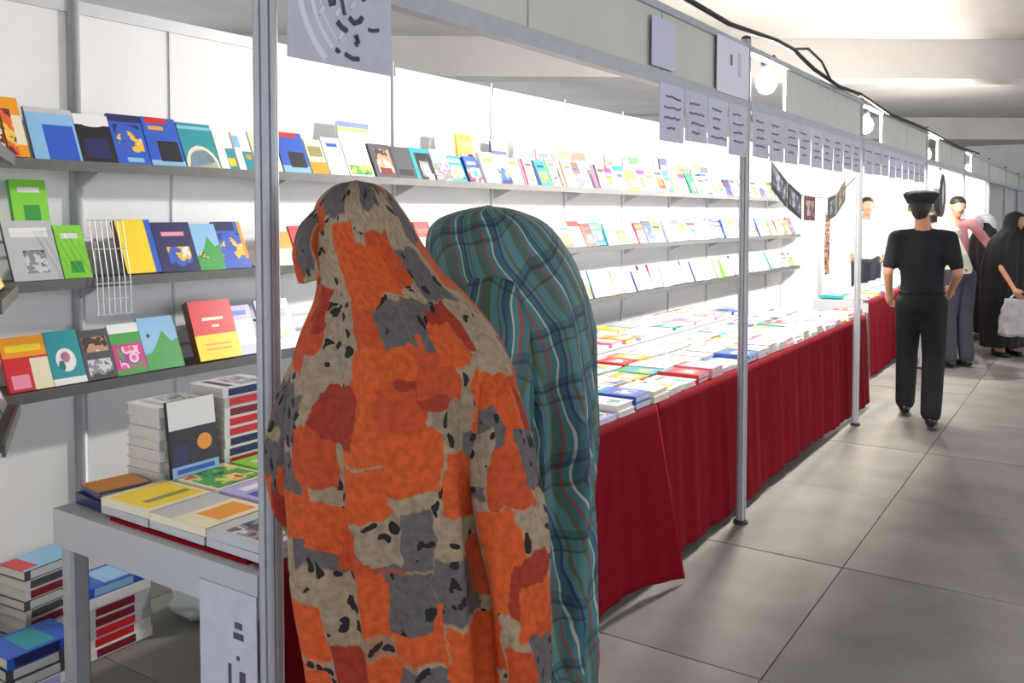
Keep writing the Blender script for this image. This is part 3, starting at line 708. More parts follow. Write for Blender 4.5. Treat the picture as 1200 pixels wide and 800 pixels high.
# garland of photo cards
gl = [(4.46, FY, 2.09), (4.85, 1.56, 1.98), (5.15, 1.6, 1.88), (5.4, 1.6, 1.79), (5.74, 1.6, 1.71), (6.08, 1.6, 1.70), (6.46, 1.6, 1.70), (6.75, 1.58, 1.76), (6.92, 1.53, 1.86)]
g = MB().tube(gl, 0.004, 5).build('garland_string', BLACK, None, True); tag(g, 'dark string sagging between two booth posts with cards on it', 'garland')
for i, (x0, x1, m) in enumerate(((5.12, 5.42, DARK), (5.44, 5.74, DARK), (5.80, 6.06, CM['maroon']), (6.40, 6.62, CM['dark grey']), (6.64, 6.90, CM['olive']))):
    def gz(x):
        for a, b2 in zip(gl[:-1], gl[1:]):
            if a[0] <= x <= b2[0]: return a[2] + (b2[2] - a[2]) * (x - a[0]) / (b2[0] - a[0])
        return 1.9
    za, zb = gz(x0), gz(x1); hh = 0.16; y = 1.597
    ox = (x0 + x1) / 2; oz = (za + zb) / 2
    o = MB().add([(x - ox, yy, z - oz) for yy in (-0.004, 0.0) for x, z in ((x0, za), (x1, zb), (x1, zb - hh), (x0, za - hh))],
             [(0, 3, 2, 1), (4, 5, 6, 7), (0, 1, 5, 4), (1, 2, 6, 5), (2, 3, 7, 6), (3, 0, 4, 7)]).build('photo_card', m, None, loc=(ox, y, oz))
    e = 0.03
    MB().add([(x - ox, -0.0048, z - oz) for x, z in ((x0 + e, za - e), (x0 + e, za - hh + e), (x1 - e, zb - hh + e), (x1 - e, zb - e))], [(0, 1, 2, 3)]).build('photo_print', [PM['grey photo'], PM['grey photo'], PM['portrait'], PM['grey photo'], PM['portrait']][i], o)
    tag(o, ['black framed photo card highest on the garland', 'black framed photo card second on the garland', 'maroon photo card at the low point of the garland', 'dark grey photo card rising on the garland', 'olive photo card next to the far booth post on the garland'][i], 'card')
# patterned hanging strip at the partition edge
PATT = ramp_mat('patterned_weave', [(0, (40, 26, 28)), (0.42, (110, 60, 46)), (0.52, (170, 140, 110)), (0.6, (60, 28, 40))], 20, 0.8)
vs_ = []; fs = []
for j in range(25):
    for i in range(9):
        vs_.append((-0.10 + 0.025 * i, 0.012 * math.sin(i * 1.6 + j * 0.12), -0.033 * j))
for j in range(24):
    for i in range(8): fs.append((j * 9 + i, (j + 1) * 9 + i, (j + 1) * 9 + i + 1, j * 9 + i + 1))
o = MB().add(vs_, fs).build('hanging_scarf', PATT, None, True, (11.62, 2.89, 1.62)); o.modifiers.new('s', 'SOLIDIFY').thickness = 0.006
tag(o, 'brown patterned scarf hanging at the edge of the white partition', 'scarf')

# ------------------------------------------------------------------ people
_b = bmesh.new(); bmesh.ops.create_icosphere(_b, subdivisions=2, radius=1.0); ICO = [v.co.copy() for v in _b.verts]; _b.free()
def blob(name, parts, m, parent=None, voxel=0.011, smooth=6, loc=None):
    """union of tapered capsules / ellipsoids as one continuous skin. part: (p0, r0, p1, r1), radii scalar or 3-tuple"""
    acc = MB()
    for p0, r0, p1, r1 in parts:
        bm = bmesh.new()
        for p, r in ((p0, r0), (p1, r1)):
            r3 = (r, r, r) if not isinstance(r, tuple) else r
            for c in ICO: bm.verts.new((c.x * r3[0] + p[0], c.y * r3[1] + p[1], c.z * r3[2] + p[2]))
        bmesh.ops.remove_doubles(bm, verts=bm.verts[:], dist=1e-5)
        bmesh.ops.convex_hull(bm, input=bm.verts[:])
        bm.verts.index_update()
        acc.add([tuple(v.co) for v in bm.verts], [tuple(v.index for v in f.verts) for f in bm.faces]); bm.free()
    me = bpy.data.meshes.new(name); me.from_pydata(acc.v, [], acc.f); me.update()
    tmp = bpy.data.objects.new('tmp', me); COL.objects.link(tmp)
    r = tmp.modifiers.new('r', 'REMESH'); r.mode = 'VOXEL'; r.voxel_size = voxel; r.use_smooth_shade = True
    sm = tmp.modifiers.new('s', 'SMOOTH'); sm.factor = 0.5; sm.iterations = smooth
    dg = bpy.context.evaluated_depsgraph_get()
    out = bpy.data.meshes.new_from_object(tmp.evaluated_get(dg), depsgraph=dg)
    bpy.data.objects.remove(tmp); bpy.data.meshes.remove(me)
    out.name = name; out.materials.clear(); out.materials.append(m)
    out.polygons.foreach_set('use_smooth', [True] * len(out.polygons))
    return link(name, out, parent, loc)

SKIN = mat('skin', (196, 142, 112), 0.55, var=0.05, scale=12)
HAIR = mat('hair', (30, 24, 22), 0.6, var=0.2, scale=60)
LIPS = mat('lips', (150, 84, 76), 0.5)
EYEW = mat('eye_white', (230, 228, 224), 0.3)
IRIS = mat('iris', (40, 28, 22), 0.3)

V = Vector
def hand_parts(wr, d, up, s=1.0, side=1):
    """palm and five curled fingers from wrist wr along d; up = back of the hand"""
    d = d.normalized(); up = (up - d * up.dot(d)).normalized(); l = d.cross(up).normalized() * side
    ps = [(wr, (0.026 * s,) * 3, wr + d * 0.05 * s, (0.036 * s,) * 3)]
    palm = wr + d * 0.085 * s
    ps.append((wr + d * 0.03 * s + l * 0.012 * s, 0.022 * s, palm + l * 0.022 * s, 0.017 * s)); ps.append((wr + d * 0.03 * s - l * 0.012 * s, 0.022 * s, palm - l * 0.024 * s, 0.017 * s))
    for k, ln in enumerate((0.062, 0.072, 0.068, 0.052)):
        b0 = palm + l * (0.030 - 0.020 * k) * s
        k1 = b0 + (d * 0.9 - up * 0.35).normalized() * ln * 0.55 * s
        k2 = k1 + (d * 0.45 - up * 0.9).normalized() * ln * 0.5 * s
        ps += [(b0, 0.0095 * s, k1, 0.009 * s), (k1, 0.009 * s, k2, 0.0075 * s)]
    t0 = wr + d * 0.03 * s + l * 0.03 * s; t1 = t0 + (d * 0.7 + l * 0.6 - up * 0.3).normalized() * 0.045 * s
    t2 = t1 + (d * 0.9 - up * 0.4).normalized() * 0.03 * s
    return ps + [(t0, 0.013 * s, t1, 0.011 * s), (t1, 0.011 * s, t2, 0.009 * s)]

def head_parts(c, f, up=V((0, 0, 1)), s=1.0):
    """skull, jaw, nose, ears; c = head centre, f = facing"""
    f = f.normalized(); up = (up - f * up.dot(f)).normalized(); r = f.cross(up)
    P = lambda a, b, h: c + r * a * s + f * b * s + up * h * s
    return [(P(0, -0.012, 0.03), 0.084 * s, P(0, 0.012, 0.025), 0.078 * s), (P(0, 0.03, -0.01), 0.066 * s, P(0, 0.045, -0.075), 0.040 * s),
            (P(0, 0.088, 0.01), 0.009 * s, P(0, 0.103, -0.022), 0.013 * s), (P(-0.03, 0.075, 0.022), 0.012 * s, P(0.03, 0.075, 0.022), 0.012 * s),
            (P(0.082, -0.005, 0.015), 0.013 * s, P(0.082, -0.005, -0.02), 0.010 * s), (P(-0.082, -0.005, 0.015), 0.013 * s, P(-0.082, -0.005, -0.02), 0.010 * s)], P

def person(name, label, loc, rz, J, shirt, trous, shoes=None, long_sleeve=True, group=None, sc=1.0, hair=True, hands=True, open_collar=False):
    """J: joints in local space (facing +y, right +x)"""
    t = empty(name, loc, rz); t.scale = (sc,) * 3
    tag(t, label, 'person', group)
    g = {k: V(v) for k, v in J.items()}
    hp, P = head_parts(g['head'], g.get('look', V((0, 1, 0))), g.get('hup', V((0, 0, 1))))
    body = list(hp)
    body += [(g['head'] + (g['neck'] - g['head']) * 0.35, 0.052, g['neck'], 0.058), (g['neck'], 0.06, g['chest'], (0.13, 0.095, 0.12)),
             (g['chest'], (0.145, 0.10, 0.12), g['pelvis'], (0.135, 0.10, 0.10))]
    sh = []; tr = []; shoe = []
    sh += [(g['neck'] - V((0, 0, 0.035)), (0.085, 0.07, 0.045), g['chest'], (0.165, 0.118, 0.12)), (g['chest'], (0.17, 0.122, 0.12), g['waist'], (0.155, 0.115, 0.10)), (g['waist'], (0.155, 0.115, 0.10), g['pelvis'], (0.165, 0.12, 0.08))]
    tr += [(g['pelvis'] + V((0, 0, 0.03)), (0.158, 0.112, 0.05), g['pelvis'] - V((0, 0, 0.05)), (0.165, 0.118, 0.07))]
    for s_ in ('l', 'r'):
        S, E_, W = g['sh' + s_], g['el' + s_], g['wr' + s_]
        body += [(S, 0.05, E_, 0.038), (E_, 0.038, W, 0.026)]
        sh += [(g['neck'] - V((0, 0, 0.05)), 0.052, S, 0.060), (S, 0.062, E_ if long_sleeve else S + (E_ - S) * 0.8, 0.054)]
        if long_sleeve: sh += [(E_, 0.052, E_ + (W - E_) * 0.93, 0.038)]
        if hands: body += hand_parts(W, W - E_, V((1 if s_ == 'r' else -1, 0, 0.2)), 1.0, -1 if s_ == 'r' else 1)
        Hh, K, A = g['hip' + s_], g['kn' + s_], g['an' + s_]
        body += [(Hh, 0.082, K, 0.052), (K, 0.052, A, 0.036)]
        tr += [(Hh, (0.105, 0.112, 0.09), K, 0.085), (K, 0.085, A + V((0, 0, 0.02)), 0.075)]
        toe = g.get('toe' + s_, A + V((0, 0.15, -0.055)))
        body += [(A, 0.036, toe, 0.026)]
        hl = A + V((0, -0.03, -0.035))
        shoe.append([(A + V((0, 0, -0.01)), 0.046, hl, (0.042, 0.042, 0.04)), (hl, (0.042, 0.042, 0.042), toe + V((0, 0.0, 0.004)), (0.045, 0.05, 0.03))])
    blob('body', body, SKIN, t, 0.010, 3)
    blob('shirt', sh, shirt, t, 0.016, 8); blob('trousers', tr, trous, t, 0.016, 8)
    for q in shoe: blob('shoe', q, shoes or DARKSHOE, t, 0.010, 3)
    f = g.get('look', V((0, 1, 0))).normalized()
    if hair:
        blob('hair', [(P(0, -0.03, 0.045), (0.090, 0.085, 0.085), P(0, -0.005, 0.055), (0.088, 0.082, 0.075)), (P(0, -0.05, 0.0), 0.07, P(0, -0.045, -0.03), 0.06)], HAIR, t, 0.009, 4)
    for sx in (-1, 1):
        eo = blob('eye', [(P(0.031 * sx, 0.079, 0.004), 0.0105, P(0.031 * sx, 0.08, 0.004), 0.0105)], EYEW, t, 0.004, 1)
        blob('iris', [(P(0.031 * sx, 0.089, 0.004), 0.005, P(0.031 * sx, 0.0895, 0.004), 0.005)], IRIS, eo, 0.003, 1)
    blob('mouth', [(P(-0.02, 0.081, -0.052), 0.006, P(0.02, 0.081, -0.052), 0.006)], LIPS, t, 0.003, 1)
    return t, P
DARKSHOE = mat('black_leather', (20, 20, 22), 0.35)
STAND = dict(pelvis=(0, 0, 0.95), waist=(0, 0, 1.08), chest=(0, 0.005, 1.30), neck=(0, 0.0, 1.475), head=(0, 0.03, 1.615), shl=(-0.185, 0, 1.42), shr=(0.185, 0, 1.42),
             ell=(-0.25, -0.02, 1.15), elr=(0.25, -0.02, 1.15), wrl=(-0.24, 0.10, 0.93), wrr=(0.24, 0.10, 0.93),
             hipl=(-0.085, 0, 0.92), hipr=(0.085, 0, 0.92), knl=(-0.095, 0.02, 0.50), knr=(0.095, 0.02, 0.50), anl=(-0.10, -0.02, 0.085), anr=(0.10, -0.02, 0.085))

NAVY = mat('black_uniform_cloth', (22, 23, 31), 0.85, var=0.1, scale=30, bump=0.15)
BLK = mat('black_trouser_cloth', (14, 14, 19), 0.85, var=0.1, scale=30, bump=0.15)
CHB = mat('black_chador_cloth', (14, 14, 19), 0.75, var=0.15, scale=10, bump=0.2)
BEIGE = mat('beige_shirt_cloth', (206, 200, 178), 0.85, var=0.05, scale=20, bump=0.1)
PINKC = mat('pink_shirt_cloth', (214, 150, 150), 0.85, var=0.05, scale=20, bump=0.1)
BLUEC = mat('pale_blue_shirt_cloth', (196, 206, 230), 0.85, var=0.04, scale=20, bump=0.1)
JEANS = mat('dark_grey_trouser_cloth', (52, 52, 64), 0.85, var=0.12, scale=40)

# walking man in black with a cap
J = dict(STAND); J.update(knl=(-0.10, 0.16, 0.53), anl=(-0.11, 0.20, 0.10), toel=(-0.12, 0.35, 0.035), knr=(0.09, -0.02, 0.50), anr=(0.085, -0.24, 0.11), toer=(0.09, -0.10, 0.032),
                          ell=(-0.235, -0.05, 1.15), wrl=(-0.235, 0.12, 0.97), elr=(0.245, -0.07, 1.15), wrr=(0.20, 0.12, 1.02), head=(-0.02, 0.03, 1.63), neck=(0, 0, 1.49), shl=(-0.185, 0, 1.41), shr=(0.185, 0, 1.41))
man, P = person('person', 'man in a black uniform and black cap walking away beside the red tablecloth', (7.30, 1.12, 0), -math.pi / 2 + 0.12, J, NAVY, BLK, long_sleeve=False)
blob('cap', [(P(0, -0.02, 0.075), (0.115, 0.118, 0.045), P(0, 0.0, 0.105), (0.132, 0.13, 0.036)), (P(0, -0.015, 0.05), (0.103, 0.106, 0.035), P(0, -0.012, 0.065), (0.103, 0.106, 0.03))], NAVY, man, 0.008, 3)
blob('cap_peak', [(P(0, 0.10, 0.058), (0.075, 0.05, 0.01), P(0, 0.13, 0.045), (0.06, 0.03, 0.008))], BLK, man, 0.006, 2)
blob('belt', [((0, 0, 0.992), (0.172, 0.128, 0.024), (0, 0, 1.004), (0.172, 0.128, 0.024))], BLK, man, 0.008, 2)

# man in beige bending to the next table
J = dict(STAND); J.update(waist=(0, 0.05, 1.07), chest=(0, 0.20, 1.25), neck=(0, 0.33, 1.38), head=(0, 0.45, 1.46), look=(0, 0.8, -0.55), hup=(0, 0.55, 0.8), shl=(-0.19, 0.27, 1.34), shr=(0.19, 0.27, 1.34), ell=(-0.22, 0.40, 1.08), elr=(0.22, 0.40, 1.08), wrl=(-0.16, 0.52, 0.92), wrr=(0.16, 0.52, 0.92))
person('person', 'man in a beige shirt and dark trousers bending over the next table', (10.20, 1.22, 0), math.radians(-42), J, BEIGE, JEANS, sc=1.04)
# man in pink
J = dict(STAND); J.update(chest=(0.02, 0.03, 1.30), shl=(-0.185, 0.02, 1.42), shr=(0.20, 0.02, 1.40), elr=(0.26, 0.10, 1.18), wrr=(0.2, 0.30, 1.05), ell=(-0.33, 0.06, 1.22), wrl=(-0.30, 0.27, 1.12), head=(-0.01, 0.06, 1.61), look=(0.1, 1, -0.25))
person('person', 'dark-haired man in a pink shirt looking down behind the beige-shirted man', (11.85, 1.47, 0), math.radians(118), J, PINKC, JEANS, sc=1.04)
# seller
J = dict(STAND); J.update(ell=(-0.27, 0.05, 1.16), wrl=(-0.2, 0.25, 1.0), elr=(0.27, 0.05, 1.16), wrr=(0.2, 0.25, 1.0))
person('person', 'seller in a pale blue shirt standing behind the next red-clothed table', (12.75, 2.66, 0), math.radians(108), J, BLUEC, JEANS, sc=1.05)

# ---- draped figures
def interp(rows, z):
    for a, b2 in zip(rows[:-1], rows[1:]):
        if b2[0] <= z <= a[0]:
            q = (a[0] - z) / (a[0] - b2[0]); return [x + (y - x) * q for x, y in zip(a, b2)]
    return list(rows[-1])
def smooth_rows(rows, n):
    """Catmull-Rom through rows, denser near the top"""
    out = []; m = len(rows) - 1
    for i in range(n + 1):
        u = (i / n) * m; k = min(int(u), m - 1); q = u - k
        p0, p1, p2, p3 = rows[max(k - 1, 0)], rows[k], rows[k + 1], rows[min(k + 2, m)]
        out.append([0.5 * (2 * b2 + (c2 - a) * q + (2 * a - 5 * b2 + 4 * c2 - d) * q * q + (3 * b2 - a - 3 * c2 + d) * q ** 3) for a, b2, c2, d in zip(p0, p1, p2, p3)])
    return out
def chador(rows, m, parent, face, fz, seed=1, amp=0.035, nphi=120, n=110, name='chador', nf=(5, 9, 16), k0=0.10):
    """rows: (z, xl, xr, cy, b). face: angle of the face opening, fz: its height range"""
    rg = random.Random(seed); ph = [rg.uniform(0, 6.28) for _ in range(8)]
    R_ = smooth_rows(rows, n); ztop = rows[0][0]; me = bpy.data.meshes.new(name); vs_ = []; fs = []; uv = []
    s_len = 0; prev = None
    for i, (z, xl, xr, cy, b) in enumerate(R_):
        cx = (xl + xr) / 2; a = max((xr - xl) / 2, 0.004); b = max(b, 0.004)
        k = min(1.0, max(0.0, (ztop - z - k0) / 0.5))
        if prev: s_len += math.hypot(z - prev[0], max(abs(xr - prev[1]), abs(xl - prev[2])) * 0.7)
        prev = (z, xr, xl)
        for j in range(nphi):
            p = 2 * math.pi * j / nphi
            rg2 = lambda x: 1 - 2 * abs(math.sin(x * 0.5)) ** 0.7
            f = 0.45 * math.sin(nf[0] * p + ph[0] + 1.3 * z) + 0.5 * rg2(nf[1] * p + ph[1] - 2.6 * z + 0.9 * math.sin(3 * z + ph[5])) + 0.34 * rg2(nf[2] * p + ph[2] + 4.0 * z + 0.8 * math.sin(5 * z + ph[6]))
            f += 0.5 * noise.noise(V((math.cos(p) * 3 + seed, math.sin(p) * 3, z * 3.5)))
            f = f * amp * k * (0.6 + 0.4 * (1 - math.cos(2 * p)) * 0.5)
            rr = 1 + f / max(a, 0.08)
            wob = 0.010 * k * noise.noise(V((math.cos(p) * 2.2, math.sin(p) * 2.2, z * 4 + seed)))
            vs_.append((cx + (a * rr + wob) * math.cos(p), cy + (b * rr + wob) * math.sin(p), z))
            uv.append((p, s_len))
    N = nphi; nr = len(R_)
    R0 = R_[0]; top = len(vs_); vs_.append(((R0[1] + R0[2]) / 2, R0[3], R0[0] + 0.004)); uv.append((0, 0))
    for j in range(N): fs.append((top, j, (j + 1) % N))
    for i in range(nr - 1):
        for j in range(N):
            pm = 2 * math.pi * (j + 0.5) / N; dz = (R_[i][0] + R_[i + 1][0]) / 2
            da = abs((pm - face + math.pi) % (2 * math.pi) - math.pi)
            if fz[0] < dz < fz[1] and da < 0.62 * math.sqrt(max(0, 1 - ((dz - (fz[0] + fz[1]) / 2) / ((fz[1] - fz[0]) / 2)) ** 2)): continue
            fs.append((i * N + j, (i + 1) * N + j, (i + 1) * N + (j + 1) % N, i * N + (j + 1) % N))
    me.from_pydata(vs_, [], fs); me.materials.append(m)
    ul = me.uv_layers.new(name='UVMap')
    for poly in me.polygons:
        ps = [uv[me.loops[li].vertex_index][0] for li in poly.loop_indices]
        wrap = max(ps) - min(ps) > math.pi
        for li in poly.loop_indices:
            u, vv = uv[me.loops[li].vertex_index]
            if wrap and u < math.pi: u += 2 * math.pi
            ul.data[li].uv = (u * 0.26, vv)
    me.polygons.foreach_set('use_smooth', [True] * len(me.polygons)); me.update()
    o = link(name, me, parent)
    s2 = o.modifiers.new('solid', 'SOLIDIFY'); s2.thickness = 0.004; s2.offset = -1
    return o
def sleeve(pts, rs, m, parent, seed=1, flat=0.75, name='sleeve'):
    """soft tube with creases; open cuff at the end"""
    pts = [V(p) for p in pts]; n = 40; N = 36; vs_ = []; fs = []; uv = []
    path = smooth_rows([list(p) + [r] for p, r in zip(pts, rs)], n); L = 0
    for i, q in enumerate(path):
        a = V(path[min(i + 1, n)][:3]) - V(path[max(i - 1, 0)][:3]); a.normalize()
        s1 = a.cross(V((0, 1, 0.05))).normalized(); s2 = a.cross(s1).normalized()
        if i: L += (V(q[:3]) - V(path[i - 1][:3])).length
        for j in range(N):
            p = 2 * math.pi * j / N
            r = q[3] * (1 + 0.07 * math.sin(3 * p + i * 0.22 + seed) + 0.05 * math.sin(7 * p - i * 0.3))
            vs_.append(V(q[:3]) + s1 * r * math.cos(p) + s2 * r * flat * math.sin(p)); uv.append((p * 0.08, L))
    for i in range(n):
        for j in range(N): fs.append((i * N + j, i * N + (j + 1) % N, (i + 1) * N + (j + 1) % N, (i + 1) * N + j))
    me = bpy.data.meshes.new(name); me.from_pydata([tuple(v) for v in vs_], [], fs); me.materials.append(m)
    ul = me.uv_layers.new(name='UVMap')
    for poly in me.polygons:
        ps = [uv[me.loops[li].vertex_index][0] for li in poly.loop_indices]; wrap = max(ps) - min(ps) > 0.25
        for li in poly.loop_indices:
            u, vv = uv[me.loops[li].vertex_index]
            if wrap and u < 0.25: u += 2 * math.pi * 0.08
            ul.data[li].uv = (u + 0.37 * seed, vv + 0.21 * seed)
    me.polygons.foreach_set('use_smooth', [True] * len(me.polygons)); me.update()
    o = link(name, me, parent); o.modifiers.new('s', 'SOLIDIFY').thickness = 0.004
    return o

def nodes(name, rough=0.8):
    m = bpy.data.materials.new(name); m.use_nodes = True; nt = m.node_tree
    p = nt.nodes['Principled BSDF']; p.inputs['Roughness'].default_value = rough
    uvn = nt.nodes.new('ShaderNodeUVMap')
    def N(t, **kw):
        n_ = nt.nodes.new(t)
        for k, v in kw.items(): setattr(n_, k, v)
        return n_
    return m, nt, p, uvn, N

def orange_print():
    m, nt, p, uvn, N = nodes('orange_print_cloth'); Lk = nt.links.new
    nz = N('ShaderNodeTexNoise'); nz.inputs['Scale'].default_value = 14; nz.inputs['Detail'].default_value = 3
    Lk(uvn.outputs[0], nz.inputs['Vector'])
    mx = N('ShaderNodeVectorMath', operation='MULTIPLY_ADD'); mx.inputs[1].default_value = (0.07, 0.07, 0)
    Lk(nz.outputs['Color'], mx.inputs[0]); Lk(uvn.outputs[0], mx.inputs[2])
    vo = N('ShaderNodeTexVoronoi', distance='CHEBYCHEV'); vo.inputs['Scale'].default_value = 9.6; vo.inputs['Randomness'].default_value = 0.8
    Lk(mx.outputs[0], vo.inputs['Vector'])
    sep = N('ShaderNodeSeparateColor'); Lk(vo.outputs['Color'], sep.inputs[0])
    r = N('ShaderNodeValToRGB'); r.color_ramp.interpolation = 'CONSTANT'; e = r.color_ramp.elements
    while len(e) < 5: e.new(0.5)
    for x, (pos, c) in zip(e, ((0, (192, 72, 18)), (0.24, (98, 91, 88)), (0.47, (206, 84, 18)), (0.78, (156, 138, 112)), (0.84, (158, 46, 14)))): x.position = pos; x.color = srgb(*c)
    Lk(sep.outputs[0], r.inputs['Fac'])
    # cream ground between the blocks
    r2 = N('ShaderNodeValToRGB'); r2.color_ramp.elements[0].position = 0.52; r2.color_ramp.elements[1].position = 0.56
    Lk(vo.outputs['Distance'], r2.inputs['Fac'])
    m1 = N('ShaderNodeMix', data_type='RGBA'); Lk(r2.outputs['Color'], m1.inputs['Factor']); Lk(r.outputs['Color'], m1.inputs['A']); m1.inputs['B'].default_value = srgb(162, 142, 112)
    # petal streaks in the blocks
    n3 = N('ShaderNodeTexNoise'); n3.inputs['Scale'].default_value = 60; n3.inputs['Detail'].default_value = 4; Lk(uvn.outputs[0], n3.inputs['Vector'])
    m3 = N('ShaderNodeMix', data_type='RGBA', blend_type='MULTIPLY'); m3.inputs['Factor'].default_value = 0.55
    rr = N('ShaderNodeValToRGB'); rr.color_ramp.elements[0].color = (0.35, 0.3, 0.3, 1); rr.color_ramp.elements[0].position = 0.3; rr.color_ramp.elements[1].position = 0.62
    Lk(n3.outputs['Fac'], rr.inputs['Fac']); Lk(m1.outputs['Result'], m3.inputs['A']); Lk(rr.outputs['Color'], m3.inputs['B'])
    # small black flowers: sparse blotches, off the orange
    v2 = N('ShaderNodeTexVoronoi'); v2.inputs['Scale'].default_value = 31
    m4 = N('ShaderNodeVectorMath', operation='MULTIPLY_ADD'); m4.inputs[1].default_value = (0.09, 0.09, 0); Lk(nz.outputs['Color'], m4.inputs[0]); Lk(uvn.outputs[0], m4.inputs[2]); Lk(m4.outputs[0], v2.inputs['Vector'])
    lt = N('ShaderNodeMath', operation='LESS_THAN'); lt.inputs[1].default_value = 0.33; Lk(v2.outputs['Distance'], lt.inputs[0])
    s2 = N('ShaderNodeSeparateColor'); Lk(v2.outputs['Color'], s2.inputs[0])
    g2 = N('ShaderNodeMath', operation='GREATER_THAN'); g2.inputs[1].default_value = 0.42; Lk(s2.outputs[1], g2.inputs[0])
    # mask: only where the colour is not orange (blue channel high enough)
    s3 = N('ShaderNodeSeparateColor'); Lk(m1.outputs['Result'], s3.inputs[0])
    g3 = N('ShaderNodeMath', operation='GREATER_THAN'); g3.inputs[1].default_value = 0.07; Lk(s3.outputs[2], g3.inputs[0])
    a1 = N('ShaderNodeMath', operation='MULTIPLY'); Lk(lt.outputs[0], a1.inputs[0]); Lk(g2.outputs[0], a1.inputs[1])
    a2 = N('ShaderNodeMath', operation='MULTIPLY'); Lk(a1.outputs[0], a2.inputs[0]); Lk(g3.outputs[0], a2.inputs[1])
    m5 = N('ShaderNodeMix', data_type='RGBA'); Lk(a2.outputs[0], m5.inputs['Factor']); Lk(m3.outputs['Result'], m5.inputs['A']); m5.inputs['B'].default_value = srgb(22, 18, 20)
    Lk(m5.outputs['Result'], p.inputs['Base Color'])
    return m
def teal_plaid():
    m, nt, p, uvn, N = nodes('teal_striped_cloth', 0.6); Lk = nt.links.new
    nz = N('ShaderNodeTexNoise'); nz.inputs['Scale'].default_value = 3.5; nz.inputs['Detail'].default_value = 2; Lk(uvn.outputs[0], nz.inputs['Vector'])
    mx = N('ShaderNodeVectorMath', operation='MULTIPLY_ADD'); mx.inputs[1].default_value = (0.17, 0.17, 0); Lk(nz.outputs['Color'], mx.inputs[0]); Lk(uvn.outputs[0], mx.inputs[2])
    sh0 = N('ShaderNodeMapping'); sh0.inputs['Rotation'].default_value = (0, 0, 0.32); Lk(mx.outputs[0], sh0.inputs['Vector'])
    sx = N('ShaderNodeSeparateXYZ'); Lk(sh0.outputs[0], sx.inputs[0])
    def stripes(sock, period, stops):
        a = N('ShaderNodeMath', operation='DIVIDE'); a.inputs[1].default_value = period; Lk(sock, a.inputs[0])
        f = N('ShaderNodeMath', operation='FRACT'); Lk(a.outputs[0], f.inputs[0])
        r = N('ShaderNodeValToRGB'); r.color_ramp.interpolation = 'CONSTANT'; e = r.color_ramp.elements
        while len(e) < len(stops): e.new(0.5)
        for x, (pos, c) in zip(e, stops): x.position = pos; x.color = srgb(*c)
        Lk(f.outputs[0], r.inputs['Fac']); return r
    T = (74, 128, 128)
    s1 = stripes(sx.outputs[0], 0.135, [(0, T), (0.2, (84, 96, 70)), (0.32, (58, 104, 108)), (0.44, (150, 66, 50)), (0.49, (66, 120, 122)), (0.62, (178, 186, 170)), (0.665, (50, 100, 106)), (0.82, (44, 60, 110)), (0.87, T), (0.95, (96, 92, 56))])
    s2 = stripes(sx.outputs[1], 0.16, [(0, (255, 255, 255)), (0.5, (176, 190, 196)), (0.6, (70, 84, 150)), (0.66, (230, 230, 230)), (0.82, (220, 140, 120)), (0.86, (255, 255, 255))])
    m1 = N('ShaderNodeMix', data_type='RGBA', blend_type='MULTIPLY'); m1.inputs['Factor'].default_value = 0.7
    Lk(s1.outputs['Color'], m1.inputs['A']); Lk(s2.outputs['Color'], m1.inputs['B']); Lk(m1.outputs['Result'], p.inputs['Base Color'])
    return m
ORG = orange_print(); TEAL = teal_plaid()
DRESS = mat('dark_dress_cloth', (40, 36, 40), 0.85)
RC = TH - math.pi / 2

def draped_body(t, J):
    g = {k: V(v) for k, v in J.items()}
    hp, P = head_parts(g['head'], g['look'], g.get('hup', V((0, 0, 1))), 0.93)
    body = list(hp) + [(g['head'], 0.05, g['neck'], 0.05), (g['neck'], 0.05, g['chest'], (0.10, 0.075, 0.10)), (g['chest'], (0.11, 0.08, 0.1), g['pelvis'], (0.115, 0.09, 0.1))]
    for s_ in ('l', 'r'):
        body += [(g['neck'] - V((0, 0, 0.05)), 0.04, g['sh' + s_], 0.04), (g['sh' + s_], 0.042, g['el' + s_], 0.034), (g['el' + s_], 0.034, g['wr' + s_], 0.024)]
        body += hand_parts(g['wr' + s_], g['wr' + s_] - g['el' + s_], V((1 if s_ == 'r' else -1, 0, 0.4)), 0.92, -1 if s_ == 'r' else 1)
        h, k, a = g['hip' + s_], g['kn' + s_], g['an' + s_]
        body += [(h, 0.075, k, 0.05), (k, 0.05, a, 0.034), (a, 0.034, a + g['toe'], 0.026)]
    blob('body', body, SKIN, t, 0.010, 3)
    for s_ in ('l', 'r'):
        a = g['an' + s_]
        blob('shoe', [(a + V((0, 0, -0.02)), 0.043, a + V((0, 0, -0.045)), 0.038), (a + V((0, 0, -0.045)), 0.038, a + g['toe'] * 1.05, (0.042, 0.042, 0.028))], DARKSHOE, t, 0.009, 3)
    for sx in (-1, 1):
        eo = blob('eye', [(P(0.031 * sx, 0.079, 0.004), 0.0105, P(0.031 * sx, 0.08, 0.004), 0.0105)], EYEW, t, 0.004, 1)
        blob('iris', [(P(0.031 * sx, 0.089, 0.004), 0.005, P(0.031 * sx, 0.0895, 0.004), 0.005)], IRIS, eo, 0.003, 1)
    blob('mouth', [(P(-0.02, 0.081, -0.052), 0.006, P(0.02, 0.081, -0.052), 0.006)], LIPS, t, 0.003, 1)
    return P

